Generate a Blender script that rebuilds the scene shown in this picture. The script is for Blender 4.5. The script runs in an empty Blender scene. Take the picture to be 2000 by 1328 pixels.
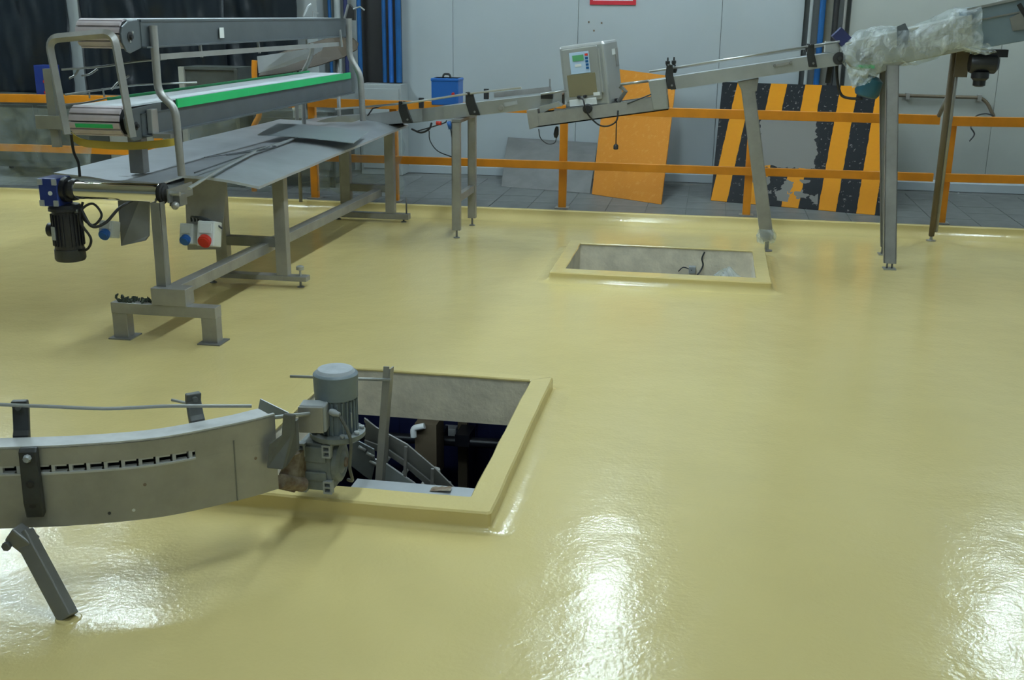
import bpy, bmesh, math, random
from mathutils import Vector, Matrix, noise
random.seed(7)
SC = bpy.context.scene
COL = SC.collection
R = math.radians
V = Vector

# ---------------------------------------------------------------- camera
FOC, CAMH = 2150.0, 2.0
_p, _y, _r = R(16.5), R(10.0), R(0.6)
_f = V((-math.sin(_y) * math.cos(_p), math.cos(_y) * math.cos(_p), -math.sin(_p)))
_rt = V((math.cos(_y), math.sin(_y), 0))
_dn = _f.cross(_rt)
_c, _s = math.cos(_r), math.sin(_r)
RT, DN = _rt * _c - _dn * _s, _rt * _s + _dn * _c
CAM = V((0, 0, CAMH))
cd = bpy.data.cameras.new('camera')
cam = bpy.data.objects.new('camera', cd)
COL.objects.link(cam)
m = Matrix.Identity(4)
for i in range(3):
    m[i][0], m[i][1], m[i][2], m[i][3] = RT[i], -DN[i], -_f[i], CAM[i]
cam.matrix_world = m
cd.sensor_width = 36
cd.lens = FOC / 2000 * 36
cd.clip_start = 0.05
SC.camera = cam

# ---------------------------------------------------------------- light of the place
SC.view_settings.view_transform = 'Standard'
SC.view_settings.look = 'None'
SC.view_settings.gamma = 1
SC.view_settings.use_curve_mapping = False
SC.view_settings.exposure = 0.0
LAMP_POWER = 12.9
LAMP_COLOR = (0.80, 1.0, 1.10)
w = bpy.data.worlds.new('hall daylight')
SC.world = w
w.use_nodes = True
w.node_tree.nodes['Background'].inputs[0].default_value = (0.42, 0.58, 0.68, 1)
w.node_tree.nodes['Background'].inputs[1].default_value = 0.09


# measured sight lines -> world points on real planes (floor height, depth, side)
def _ray(px, py):
    return RT * ((px - 1000) / FOC) + DN * ((py - 664) / FOC) + _f


def P(px, py, z=0.0):
    d = _ray(px, py)
    return CAM + d * ((z - CAMH) / d.z)


def PY(px, py, Y):
    d = _ray(px, py)
    return CAM + d * (Y / d.y)


def PX(px, py, X):
    d = _ray(px, py)
    return CAM + d * (X / d.x)


# ---------------------------------------------------------------- materials
def mat(name, col, rough=0.5, metal=0.0, var=0.0, vscale=3.0, bump=0.0, bscale=40.0, col2=None, spec=0.5, coat=0.0, stretch=None, c2amt=0.5,
        rvar=0.0):
    mt = bpy.data.materials.new(name)
    mt.use_nodes = True
    nt = mt.node_tree
    b = nt.nodes['Principled BSDF']
    b.inputs['Base Color'].default_value = (*col, 1)
    b.inputs['Roughness'].default_value = rough
    b.inputs['Metallic'].default_value = metal
    b.inputs['Specular IOR Level'].default_value = spec
    b.inputs['Coat Weight'].default_value = coat
    tc = nt.nodes.new('ShaderNodeTexCoord')
    src = tc.outputs['Object']
    if stretch:
        mp = nt.nodes.new('ShaderNodeMapping')
        mp.inputs['Scale'].default_value = stretch
        nt.links.new(src, mp.inputs[0])
        src = mp.outputs[0]
    if var or col2 or rvar:
        n = nt.nodes.new('ShaderNodeTexNoise')
        n.inputs['Scale'].default_value = vscale
        n.inputs['Detail'].default_value = 6
        n.inputs['Roughness'].default_value = 0.6
        nt.links.new(src, n.inputs['Vector'])
        cr = nt.nodes.new('ShaderNodeValToRGB')
        a = 0.5 - c2amt * 0.35
        cr.color_ramp.elements[0].position = a
        cr.color_ramp.elements[1].position = a + 0.35
        c2 = col2 or tuple(min(1, c * (1 + var)) for c in col)
        c1 = tuple(c * (1 - var) for c in col)
        cr.color_ramp.elements[0].color = (*c1, 1)
        cr.color_ramp.elements[1].color = (*c2, 1)
        nt.links.new(n.outputs['Fac'], cr.inputs[0])
        nt.links.new(cr.outputs[0], b.inputs['Base Color'])
        if rvar:
            mr = nt.nodes.new('ShaderNodeMapRange')
            mr.inputs[1].default_value, mr.inputs[2].default_value = 0.3, 0.7
            mr.inputs[3].default_value, mr.inputs[4].default_value = max(0.02, rough - rvar), rough + rvar
            nt.links.new(n.outputs['Fac'], mr.inputs[0])
            nt.links.new(mr.outputs[0], b.inputs['Roughness'])
    if bump:
        n2 = nt.nodes.new('ShaderNodeTexNoise')
        n2.inputs['Scale'].default_value = bscale
        n2.inputs['Detail'].default_value = 3
        nt.links.new(src, n2.inputs['Vector'])
        bp = nt.nodes.new('ShaderNodeBump')
        bp.inputs['Strength'].default_value = bump
        bp.inputs['Distance'].default_value = 0.01
        nt.links.new(n2.outputs['Fac'], bp.inputs['Height'])
        nt.links.new(bp.outputs[0], b.inputs['Normal'])
    return mt


M = {}
M['concrete'] = mat('rough_concrete', (0.84, 0.76, 0.60), 0.9, var=0.14, vscale=6, bump=0.5, bscale=25)
M['wall'] = mat('insulated_panel', (0.385, 0.43, 0.45), 0.42, var=0.03, vscale=1.2)
M['wall_dim'] = mat('insulated_panel_cream', (0.38, 0.40, 0.37), 0.45, var=0.05, vscale=1.0)
M['joint'] = mat('panel_joint', (0.10, 0.11, 0.11), 0.8)
M['tile'] = mat('grey_tile', (0.135, 0.142, 0.138), 0.5, var=0.16, vscale=5, bump=0.06)
M['grout'] = mat('tile_grout', (0.15, 0.155, 0.15), 0.8)
M['steel'] = mat('dusty_stainless', (0.33, 0.325, 0.31), 0.42, metal=0.55, var=0.14, vscale=5, bump=0.05, bscale=60)
M['steel_lt'] = mat('clean_stainless', (0.44, 0.45, 0.44), 0.33, metal=0.7, var=0.08, vscale=4)
M['steel_dk'] = mat('dark_dull_steel', (0.22, 0.22, 0.21), 0.5, metal=0.5, var=0.15)  # darker, duller steel tone
M['box'] = mat('brushed_box_steel', (0.44, 0.45, 0.44), 0.30, metal=0.5, var=0.05)
M['reflection'] = mat('floor_reflection', (0.27, 0.235, 0.14), 0.22, metal=0.35)  # brown tint paints the yellow floor's reflection in the door steel
M['chrome'] = mat('polished_steel', (0.80, 0.79, 0.76), 0.12, metal=1.0)
M['table'] = mat('dusty_sheet_steel', (0.45, 0.475, 0.50), 0.40, metal=0.45, var=0.10, vscale=3, bump=0.06, bscale=12)
M['sheet'] = mat('loose_sheet_steel', (0.42, 0.47, 0.49), 0.38, metal=0.5, var=0.06, vscale=2)
M['belt'] = mat('grey_pink_belt', (0.46, 0.40, 0.41), 0.6, var=0.10, vscale=8)
M['belt_w'] = mat('white_belt', (0.62, 0.66, 0.68), 0.45, var=0.10, vscale=3)
M['side'] = mat('conveyor_side_steel', (0.105, 0.122, 0.132), 0.42, metal=0.45, var=0.10, vscale=4)
M['green'] = mat('green_wear_strip', (0.010, 0.40, 0.12), 0.4, var=0.08)
M['black'] = mat('black_plastic', (0.014, 0.015, 0.016), 0.42)
M['rubber'] = mat('black_rubber', (0.012, 0.012, 0.013), 0.6)
M['cable'] = mat('dark_cable', (0.030, 0.035, 0.038), 0.5)
M['blackmotor'] = mat('black_enamel', (0.012, 0.013, 0.018), 0.38, var=0.2)
M['bluegear'] = mat('blue_enamel', (0.012, 0.030, 0.18), 0.35)
M['blue'] = mat('bright_blue_plastic', (0.014, 0.105, 0.37), 0.38)
M['bluepipe'] = mat('blue_pipe', (0.010, 0.085, 0.25), 0.3, var=0.2, vscale=2)
M['orange'] = mat('orange_paint', (0.60, 0.215, 0.008), 0.42, var=0.10, vscale=6)
M['greygear'] = mat('dusty_grey_enamel', (0.17, 0.19, 0.19), 0.55, var=0.25, vscale=9, bump=0.15, bscale=60)
M['greymotor'] = mat('grey_blue_enamel', (0.15, 0.185, 0.21), 0.5, var=0.16, vscale=7)
M['dustcap'] = mat('dusty_motor_top', (0.36, 0.39, 0.42), 0.6, var=0.15, vscale=10)
M['bracket'] = mat('dusty_black_bracket', (0.025, 0.027, 0.028), 0.5, var=0.3, vscale=12)
M['bracket_g'] = mat('dust_covered_bracket', (0.10, 0.105, 0.10), 0.6, var=0.2, vscale=10)
M['rod'] = mat('dusty_rod', (0.33, 0.34, 0.33), 0.5, metal=0.4, var=0.15)
M['chain'] = mat('pale_chain_plastic', (0.50, 0.50, 0.49), 0.5, var=0.1)
M['chaintop'] = mat('dusty_chain_top', (0.50, 0.51, 0.51), 0.55, var=0.10, vscale=14)
M['white'] = mat('white_plastic', (0.68, 0.70, 0.69), 0.4)
M['grey'] = mat('grey_plastic', (0.33, 0.35, 0.36), 0.45, var=0.08)
M['red'] = mat('red_plastic', (0.55, 0.025, 0.012), 0.4)
M['signred'] = mat('sign_red', (0.46, 0.010, 0.022), 0.5)
M['rust'] = mat('rusty_dust', (0.22, 0.12, 0.06), 0.9, var=0.5, vscale=20, col2=(0.30, 0.26, 0.20), bump=0.3)
M['brown'] = mat('brown_lined_steel', (0.13, 0.10, 0.062), 0.6, var=0.15)
M['traybrown'] = mat('dark_brown_tray', (0.055, 0.040, 0.024), 0.6, var=0.1)
M['casing'] = mat('blue_grey_casing', (0.15, 0.20, 0.235), 0.5, var=0.08)
M['leaf'] = mat('dull_sheet', (0.17, 0.17, 0.165), 0.55, metal=0.3, var=0.15, vscale=4)
M['column'] = mat('grey_column', (0.33, 0.36, 0.36), 0.5, var=0.08)
M['navy'] = mat('navy_paint', (0.014, 0.020, 0.09), 0.5, var=0.2)
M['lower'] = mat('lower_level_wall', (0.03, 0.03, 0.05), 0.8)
M['moss'] = mat('dark_debris', (0.035, 0.045, 0.030), 0.9, var=0.4)
M['crate'] = mat('dull_green_grey_steel', (0.055, 0.062, 0.055), 0.5, var=0.25, vscale=3)
M['crate_lt'] = mat('cream_machine_panel', (0.30, 0.30, 0.26), 0.5, var=0.15, vscale=3)
M['teal'] = mat('teal_enamel', (0.02, 0.10, 0.15), 0.4)
M['yellowpipe'] = mat('yellow_tray', (0.52, 0.38, 0.06), 0.5, var=0.1)
M['ceiling'] = mat('ceiling_sheet', (0.45, 0.47, 0.46), 0.7)
M['screen'] = mat('lcd_green', (0.10, 0.34, 0.16), 0.3)
M['panelblue'] = mat('pale_blue_keypad', (0.42, 0.55, 0.72), 0.35)


def floor_mat():
    mt = bpy.data.materials.new('yellow_epoxy')
    mt.use_nodes = True
    nt = mt.node_tree
    b = nt.nodes['Principled BSDF']
    tc = nt.nodes.new('ShaderNodeTexCoord')
    n = nt.nodes.new('ShaderNodeTexNoise')
    n.inputs['Scale'].default_value = 0.8
    n.inputs['Detail'].default_value = 5
    nt.links.new(tc.outputs['Object'], n.inputs['Vector'])
    cr = nt.nodes.new('ShaderNodeValToRGB')
    cr.color_ramp.elements[0].position, cr.color_ramp.elements[1].position = 0.3, 0.7
    cr.color_ramp.elements[0].color = (0.655, 0.53, 0.225, 1)
    cr.color_ramp.elements[1].color = (0.715, 0.58, 0.25, 1)
    nt.links.new(n.outputs['Fac'], cr.inputs[0])
    nt.links.new(cr.outputs[0], b.inputs['Base Color'])
    b.inputs['Roughness'].default_value = 0.175
    b.inputs['Specular IOR Level'].default_value = 0.5
    # orange peel of the rolled-on resin over slow trowel waves
    n2 = nt.nodes.new('ShaderNodeTexNoise')
    n2.inputs['Scale'].default_value = 55
    n2.inputs['Detail'].default_value = 2
    n3 = nt.nodes.new('ShaderNodeTexNoise')
    n3.inputs['Scale'].default_value = 3.0
    n3.inputs['Detail'].default_value = 3
    for q in (n2, n3):
        nt.links.new(tc.outputs['Object'], q.inputs['Vector'])
    b1 = nt.nodes.new('ShaderNodeBump')
    b1.inputs['Strength'].default_value = 0.8
    b1.inputs['Distance'].default_value = 0.0012
    b2 = nt.nodes.new('ShaderNodeBump')
    b2.inputs['Strength'].default_value = 0.6
    b2.inputs['Distance'].default_value = 0.012
    nt.links.new(n2.outputs['Fac'], b1.inputs['Height'])
    nt.links.new(n3.outputs['Fac'], b2.inputs['Height'])
    nt.links.new(b2.outputs[0], b1.inputs['Normal'])
    nt.links.new(b1.outputs[0], b.inputs['Normal'])
    return mt


M['floor'] = floor_mat()


def film_mat(name, clear=0.62, tint=(0.80, 0.86, 0.88), dens_scale=5.0, white=0.5, glossc=1.0):
    """Clear wrapping film: see-through, glossy, milky along its creases."""
    mt = bpy.data.materials.new(name)
    mt.use_nodes = True
    nt = mt.node_tree
    out = nt.nodes['Material Output']
    b = nt.nodes['Principled BSDF']
    b.inputs['Base Color'].default_value = (*tint, 1)
    b.inputs['Roughness'].default_value = 0.15
    b.inputs['Specular IOR Level'].default_value = 0.8 * glossc
    tr = nt.nodes.new('ShaderNodeBsdfTransparent')
    tr.inputs[0].default_value = (0.93, 0.96, 0.96, 1)
    mx = nt.nodes.new('ShaderNodeMixShader')
    tc = nt.nodes.new('ShaderNodeTexCoord')
    n = nt.nodes.new('ShaderNodeTexNoise')
    n.inputs['Scale'].default_value = dens_scale
    n.inputs['Detail'].default_value = 5
    n.inputs['Distortion'].default_value = 1.5
    nt.links.new(tc.outputs['Object'], n.inputs['Vector'])
    mr = nt.nodes.new('ShaderNodeMapRange')
    mr.inputs[1].default_value, mr.inputs[2].default_value = 0.35, 0.75
    mr.inputs[3].default_value, mr.inputs[4].default_value = 1 - clear, min(1, 1 - clear + white)
    nt.links.new(n.outputs['Fac'], mr.inputs[0])
    nt.links.new(mr.outputs[0], mx.inputs[0])
    nt.links.new(tr.outputs[0], mx.inputs[1])
    nt.links.new(b.outputs[0], mx.inputs[2])
    nt.links.new(mx.outputs[0], out.inputs[0])
    bp = nt.nodes.new('ShaderNodeBump')
    bp.inputs['Strength'].default_value = 0.8
    bp.inputs['Distance'].default_value = 0.03
    n2 = nt.nodes.new('ShaderNodeTexNoise')
    n2.inputs['Scale'].default_value = 12
    n2.inputs['Distortion'].default_value = 2.0
    nt.links.new(tc.outputs['Object'], n2.inputs['Vector'])
    nt.links.new(n2.outputs['Fac'], bp.inputs['Height'])
    nt.links.new(bp.outputs[0], b.inputs['Normal'])
    return mt


M['film'] = film_mat('wrapping_film', 0.88, white=0.50, dens_scale=6)
M['film_wall'] = film_mat('draped_film', 0.90, white=0.30, dens_scale=2.5, tint=(0.50, 0.58, 0.58))


def black_sheet_mat():
    mt = mat('black_polythene', (0.006, 0.010, 0.015), 0.28, bump=0.9, bscale=3.0, spec=0.5)
    return mt


M['blacksheet'] = black_sheet_mat()


def hazard_mat(W, H):
    mt = bpy.data.materials.new('hazard_stripe_paint')
    mt.use_nodes = True
    nt = mt.node_tree
    L = nt.links.new
    b = nt.nodes['Principled BSDF']
    b.inputs['Roughness'].default_value = 0.6
    b.inputs['Specular IOR Level'].default_value = 0.15
    tc = nt.nodes.new('ShaderNodeTexCoord')
    sp = nt.nodes.new('ShaderNodeSeparateXYZ')
    L(tc.outputs['UV'], sp.inputs[0])

    def mth(op, a, c=None):
        q = nt.nodes.new('ShaderNodeMath')
        q.operation = op
        for k, v in enumerate((a, c)):
            if v is None:
                continue
            if isinstance(v, (int, float)):
                q.inputs[k].default_value = v
            else:
                L(v, q.inputs[k])
        return q.outputs[0]
    u = mth('DIVIDE', sp.outputs[0], 1.0)
    v = mth('DIVIDE', sp.outputs[1], 1.0)
    nz = nt.nodes.new('ShaderNodeTexNoise')
    nz.inputs['Scale'].default_value = 9
    nz.inputs['Detail'].default_value = 6
    L(tc.outputs['Object'], nz.inputs['Vector'])
    nn = mth('SUBTRACT', nz.outputs['Fac'], 0.5)
    uu = mth('ADD', u, mth('MULTIPLY', nn, 0.012))
    ph = mth('FRACT', mth('DIVIDE', mth('ADD', mth('SUBTRACT', uu, mth('MULTIPLY', v, 0.10)), 1.0), 0.215))
    # orange while the phase of the shifted u lies in the first 47 %
    off = mth('FRACT', mth('ADD', ph, -(1.0 / 0.215) % 1.0))
    stripe = mth('LESS_THAN', off, 0.47)
    # bare metal square in the middle, ragged edge
    n4 = mth('MULTIPLY', nn, 0.10)
    du = mth('ABSOLUTE', mth('SUBTRACT', mth('ADD', u, n4), 0.44))
    dv = mth('ABSOLUTE', mth('SUBTRACT', mth('ADD', v, n4), 0.50))
    sq = mth('MULTIPLY', mth('LESS_THAN', du, 0.172), mth('LESS_THAN', dv, 0.195))
    # flaked patches along the lower edge
    n5 = nt.nodes.new('ShaderNodeTexNoise')
    n5.inputs['Scale'].default_value = 4.5
    n5.inputs['Detail'].default_value = 4
    L(tc.outputs['Object'], n5.inputs['Vector'])
    low = mth('MULTIPLY', mth('LESS_THAN', mth('ABSOLUTE', mth('SUBTRACT', v, 0.13)), 0.09),
              mth('LESS_THAN', mth('ABSOLUTE', mth('SUBTRACT', u, 0.44)), 0.20))
    flake = mth('MULTIPLY', low, mth('GREATER_THAN', n5.outputs['Fac'], 0.52))
    bare = mth('MAXIMUM', sq, flake)
    # black primer ring showing around the bare square
    ring = mth('MULTIPLY', mth('LESS_THAN', du, 0.192), mth('LESS_THAN', dv, 0.215))
    ring = mth('MULTIPLY', ring, mth('GREATER_THAN', n5.outputs['Fac'], 0.44))

    def mix(f, a, c):
        q = nt.nodes.new('ShaderNodeMixRGB')
        L(f, q.inputs[0])
        for k, val in ((1, a), (2, c)):
            if isinstance(val, tuple):
                q.inputs[k].default_value = (*val, 1)
            else:
                L(val, q.inputs[k])
        return q.outputs[0]
    nb = nt.nodes.new('ShaderNodeTexNoise')
    nb.inputs['Scale'].default_value = 22
    nb.inputs['Detail'].default_value = 8
    L(tc.outputs['Object'], nb.inputs['Vector'])
    blk = mix(mth('GREATER_THAN', nb.outputs['Fac'], 0.64), (0.010, 0.011, 0.013), (0.13, 0.13, 0.12))
    org = mix(mth('MULTIPLY', nb.outputs['Fac'], 0.5), (0.56, 0.22, 0.006), (0.44, 0.165, 0.010))
    c = mix(stripe, blk, org)
    c = mix(ring, c, (0.014, 0.015, 0.016))
    c = mix(bare, c, (0.15, 0.145, 0.13))
    L(c, b.inputs['Base Color'])
    return mt


def checker_mat():
    """Orange painted chequer plate: raised lugs as relief, paint scuffed in places."""
    mt = mat('orange_chequer_plate', (0.56, 0.21, 0.018), 0.50, spec=0.2, var=0.10, vscale=16, col2=(0.62, 0.30, 0.07), c2amt=-0.1)
    nt = mt.node_tree
    L = nt.links.new
    b = nt.nodes['Principled BSDF']
    tc = nt.nodes.new('ShaderNodeTexCoord')
    h = []
    for ang in (45, -45):
        mp = nt.nodes.new('ShaderNodeMapping')
        mp.inputs['Rotation'].default_value = (0, 0, R(ang))
        mp.inputs['Scale'].default_value = (22, 22, 22)
        L(tc.outputs['Object'], mp.inputs[0])
        ck = nt.nodes.new('ShaderNodeTexVoronoi')
        ck.inputs['Randomness'].default_value = 0.0
        L(mp.outputs[0], ck.inputs['Vector'])
        h.append(ck.outputs['Distance'])
    mn = nt.nodes.new('ShaderNodeMath')
    mn.operation = 'MINIMUM'
    L(h[0], mn.inputs[0])
    L(h[1], mn.inputs[1])
    bp = nt.nodes.new('ShaderNodeBump')
    bp.inputs['Strength'].default_value = 0.6
    bp.inputs['Distance'].default_value = -0.004
    L(mn.outputs[0], bp.inputs['Height'])
    L(bp.outputs[0], b.inputs['Normal'])
    return mt


M['checker'] = checker_mat()


# ---------------------------------------------------------------- mesh helpers
def frame_for(d, up=V((0, 0, 1))):
    d = d.normalized()
    if abs(d.dot(up)) > 0.999:
        up = V((0, 1, 0))
    s = d.cross(up).normalized()
    return s, s.cross(d).normalized()


class MB:
    def __init__(self):
        self.v, self.f, self.sm = [], [], []

    def add(self, vs, fs, smooth=False):
        n = len(self.v)
        self.v += [V(q) for q in vs]
        for f in fs:
            self.f.append([n + i for i in f])
            self.sm.append(smooth)
        return self

    def box(self, lo, hi):
        (a, b, c), (d, e, f) = lo, hi
        return self.hexa([(a, b, c), (d, b, c), (d, e, c), (a, e, c), (a, b, f), (d, b, f), (d, e, f), (a, e, f)])

    def hexa(self, q):
        return self.add(q, [(0, 3, 2, 1), (4, 5, 6, 7), (0, 1, 5, 4), (1, 2, 6, 5), (2, 3, 7, 6), (3, 0, 4, 7)])

    def beam(self, p, q, wd, ht, up=V((0, 0, 1))):
        p, q = V(p), V(q)
        s, u = frame_for(q - p, V(up))
        s, u = s * wd / 2, u * ht / 2
        return self.hexa([p - s - u, p + s - u, q + s - u, q - s - u, p - s + u, p + s + u, q + s + u, q - s + u])

    def obox(self, c, ax, size):
        """box centred at c along the three axes ax"""
        c = V(c)
        a, b, d = [V(ax[i]).normalized() * size[i] / 2 for i in range(3)]
        return self.hexa([c - a - b - d, c + a - b - d, c + a + b - d, c - a + b - d,
                          c - a - b + d, c + a - b + d, c + a + b + d, c - a + b + d])

    def tube(self, pts, r, n=10, sx=None):
        pts = [V(q) for q in pts]
        rings, s = [], None
        for i, p in enumerate(pts):
            d = (pts[min(i + 1, len(pts) - 1)] - pts[max(i - 1, 0)]).normalized()
            if s is None:
                s, u = frame_for(d)
            else:
                s = (s - d * s.dot(d)).normalized()
                u = s.cross(d).normalized()
            rr = r[i] if isinstance(r, (list, tuple)) else r
            rings.append([p + s * math.cos(t) * rr + u * math.sin(t) * rr for t in [2 * math.pi * k / n for k in range(n)]])
        vs = [q for g in rings for q in g]
        fs = [(i * n + k, i * n + (k + 1) % n, (i + 1) * n + (k + 1) % n, (i + 1) * n + k) for i in range(len(pts) - 1) for k in range(n)]
        self.add(vs, fs, True)
        self.add(rings[0], [tuple(range(n))])
        self.add(rings[-1], [tuple(range(n))])
        return self

    def lathe(self, p, axis, prof, n=24, cap=True):
        """prof: (distance along the axis, radius)"""
        p, ax = V(p), V(axis).normalized()
        s, u = frame_for(ax)
        rings = [[p + ax * t + (s * math.cos(a) + u * math.sin(a)) * r for a in [2 * math.pi * k / n for k in range(n)]] for t, r in prof]
        for a, b in zip(rings, rings[1:]):
            self.add(a + b, [(k, (k + 1) % n, n + (k + 1) % n, n + k) for k in range(n)], True)
        if cap:
            self.add(rings[0], [tuple(range(n))])
            self.add(rings[-1], [tuple(range(n))])
        return self

    def prism(self, pts, vec):
        pts = [V(q) for q in pts]
        n = len(pts)
        vec = V(vec)
        self.add(pts + [q + vec for q in pts],
                 [tuple(range(n)), tuple(range(2 * n - 1, n - 1, -1))] + [(k, (k + 1) % n, n + (k + 1) % n, n + k) for k in range(n)])
        return self

    def grid(self, fn, nu, nv, smooth=True):
        vs = [fn(i / nu, j / nv) for j in range(nv + 1) for i in range(nu + 1)]
        fs = [(j * (nu + 1) + i, j * (nu + 1) + i + 1, (j + 1) * (nu + 1) + i + 1, (j + 1) * (nu + 1) + i) for j in range(nv) for i in range(nu)]
        return self.add(vs, fs, smooth)

    def sheet(self, fn, nu, nv, t, nrm, smooth=True):
        """a grid with thickness t along nrm"""
        nrm = V(nrm).normalized() * t
        g1 = [V(fn(i / nu, j / nv)) for j in range(nv + 1) for i in range(nu + 1)]
        N = len(g1)
        vs = g1 + [q - nrm for q in g1]
        ix = lambda i, j: j * (nu + 1) + i
        fs = []
        for j in range(nv):
            for i in range(nu):
                q = (ix(i, j), ix(i + 1, j), ix(i + 1, j + 1), ix(i, j + 1))
                fs.append(q)
                fs.append(tuple(N + k for k in reversed(q)))
        rim = [ix(i, 0) for i in range(nu)] + [ix(nu, j) for j in range(nv)] + [ix(i, nv) for i in range(nu, 0, -1)] + [ix(0, j) for j in range(nv, 0, -1)]
        n0 = len(self.v)
        self.add(vs, fs, smooth)
        for a, b in zip(rim, rim[1:] + rim[:1]):
            self.f.append([n0 + a, n0 + N + a, n0 + N + b, n0 + b])
            self.sm.append(False)
        return self

    def sweep(self, path, sec, up=V((0, 0, 1)), smooth=False):
        """closed section sec [(side, up)] swept along a path; side is measured to the right of travel"""
        path = [V(q) for q in path]
        n = len(sec)
        rings = []
        for i, p in enumerate(path):
            d = (path[min(i + 1, len(path) - 1)] - path[max(i - 1, 0)])
            d = V((d.x, d.y, 0)).normalized()
            s = d.cross(up).normalized()
            rings.append([p + s * a + up * b for a, b in sec])
        for a, b in zip(rings, rings[1:]):
            self.add(a + b, [(k, (k + 1) % n, n + (k + 1) % n, n + k) for k in range(n)], smooth)
        self.add(rings[0], [tuple(range(n))])
        self.add(rings[-1], [tuple(range(n))])
        return self

    def build(self, name, material, parent=None, bev=0.0, merge=True):
        me = bpy.data.meshes.new(name)
        if parent is not None:
            org = parent.matrix_world.translation.copy() if parent.parent is None else V(parent['_o'])
            org = V(parent['_o'])
        else:
            xs = [q.x for q in self.v]
            ys = [q.y for q in self.v]
            org = V(((min(xs) + max(xs)) / 2, (min(ys) + max(ys)) / 2, min(q.z for q in self.v)))
        me.from_pydata([tuple(q - org) for q in self.v], [], self.f)
        bm = bmesh.new()
        bm.from_mesh(me)
        for f, s in zip(bm.faces, self.sm):
            f.smooth = s
        if merge:
            bmesh.ops.remove_doubles(bm, verts=bm.verts, dist=1e-5)
        bmesh.ops.recalc_face_normals(bm, faces=bm.faces)
        for e in bm.edges:
            if len(e.link_faces) == 2 and e.calc_face_angle(0) > R(38):
                e.smooth = False
        bm.to_mesh(me)
        bm.free()
        me.materials.append(material)
        o = bpy.data.objects.new(name, me)
        COL.objects.link(o)
        o['_o'] = tuple(org)
        if parent is not None:
            o.parent = parent
        else:
            o.location = org
        if bev:
            b = o.modifiers.new('edge', 'BEVEL')
            b.width, b.segments, b.limit_method, b.angle_limit = bev, 2, 'ANGLE', R(50)
            b.harden_normals = False
        return o


def thing(name, label, cat, loc, group=None):
    o = bpy.data.objects.new(name, None)
    COL.objects.link(o)
    o.location = loc
    o['_o'] = tuple(V(loc))
    o['label'], o['category'] = label, cat
    if group:
        o['group'] = group
    o.empty_display_size = 0.1
    return o


def tag(o, label, cat, group=None):
    o['label'], o['category'] = label, cat
    if group:
        o['group'] = group
    return o


def struct(o):
    o['kind'] = 'structure'
    return o


def fillet(pts, r, n=5):
    pts = [V(q) for q in pts]
    out = [pts[0]]
    for a, b, c in zip(pts, pts[1:], pts[2:]):
        d1, d2 = (a - b), (c - b)
        rr = min(r, d1.length * 0.45, d2.length * 0.45)
        p, q = b + d1.normalized() * rr, b + d2.normalized() * rr
        for k in range(n + 1):
            t = k / n
            out.append(p * (1 - t) ** 2 + b * 2 * t * (1 - t) + q * t * t)
    out.append(pts[-1])
    return out


def smooth_path(pts, n=8):
    pts = [V(q) for q in pts]
    ext = [pts[0] * 2 - pts[1]] + pts + [pts[-1] * 2 - pts[-2]]
    out = []
    for i in range(1, len(ext) - 2):
        p0, p1, p2, p3 = ext[i - 1:i + 3]
        for k in range(n):
            t = k / n
            out.append(0.5 * ((2 * p1) + (p2 - p0) * t + (2 * p0 - 5 * p1 + 4 * p2 - p3) * t * t + (3 * p1 - p0 - 3 * p2 + p3) * t ** 3))
    out.append(pts[-1])
    return out


def nz(x, y=0.0, z=0.0):
    return noise.noise(V((x, y, z)))


# ================================================================ SETTING
ZS = 0.10                       # top of the tiled walkway behind the kerb
YK = 10.93                      # kerb face
YW = 13.3                       # back wall
NEAR_IN = (-1.97, -0.89, 4.09, 5.64)
NEAR_OUT = (-2.10, -0.775, 3.95, 5.715)
FAR_IN = (-1.065, 0.41, 8.43, 9.46)
FAR_OUT = (-1.175, 0.52, 8.28, 9.60)
COVE = 0.10


def rect_ring(x0, x1, y0, y1, z, rad, nside=10, nc=6, wob=0.0, seed=0):
    pts = []
    cs = [(x1 - rad, y0 + rad, -90), (x1 - rad, y1 - rad, 0), (x0 + rad, y1 - rad, 90), (x0 + rad, y0 + rad, 180)]
    for ci, (cx, cy, a0) in enumerate(cs):
        for k in range(nc + 1):
            a = R(a0 + 90 * k / nc)
            pts.append(V((cx + rad * math.cos(a), cy + rad * math.sin(a), z)))
        nx = cs[(ci + 1) % 4]
        a1 = R(a0 + 90)
        b1 = R(nx[2])
        p = V((cx + rad * math.cos(a1), cy + rad * math.sin(a1), z))
        q = V((nx[0] + rad * math.cos(b1), nx[1] + rad * math.sin(b1), z))
        for k in range(1, nside):
            pts.append(p.lerp(q, k / nside))
    if wob:
        for q in pts:
            q += V((nz(q.x * 6, q.y * 6, seed), nz(q.x * 6, q.y * 6, seed + 9), nz(q.x * 5, q.y * 5, seed + 5) * 0.5)) * wob
    return pts


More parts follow.
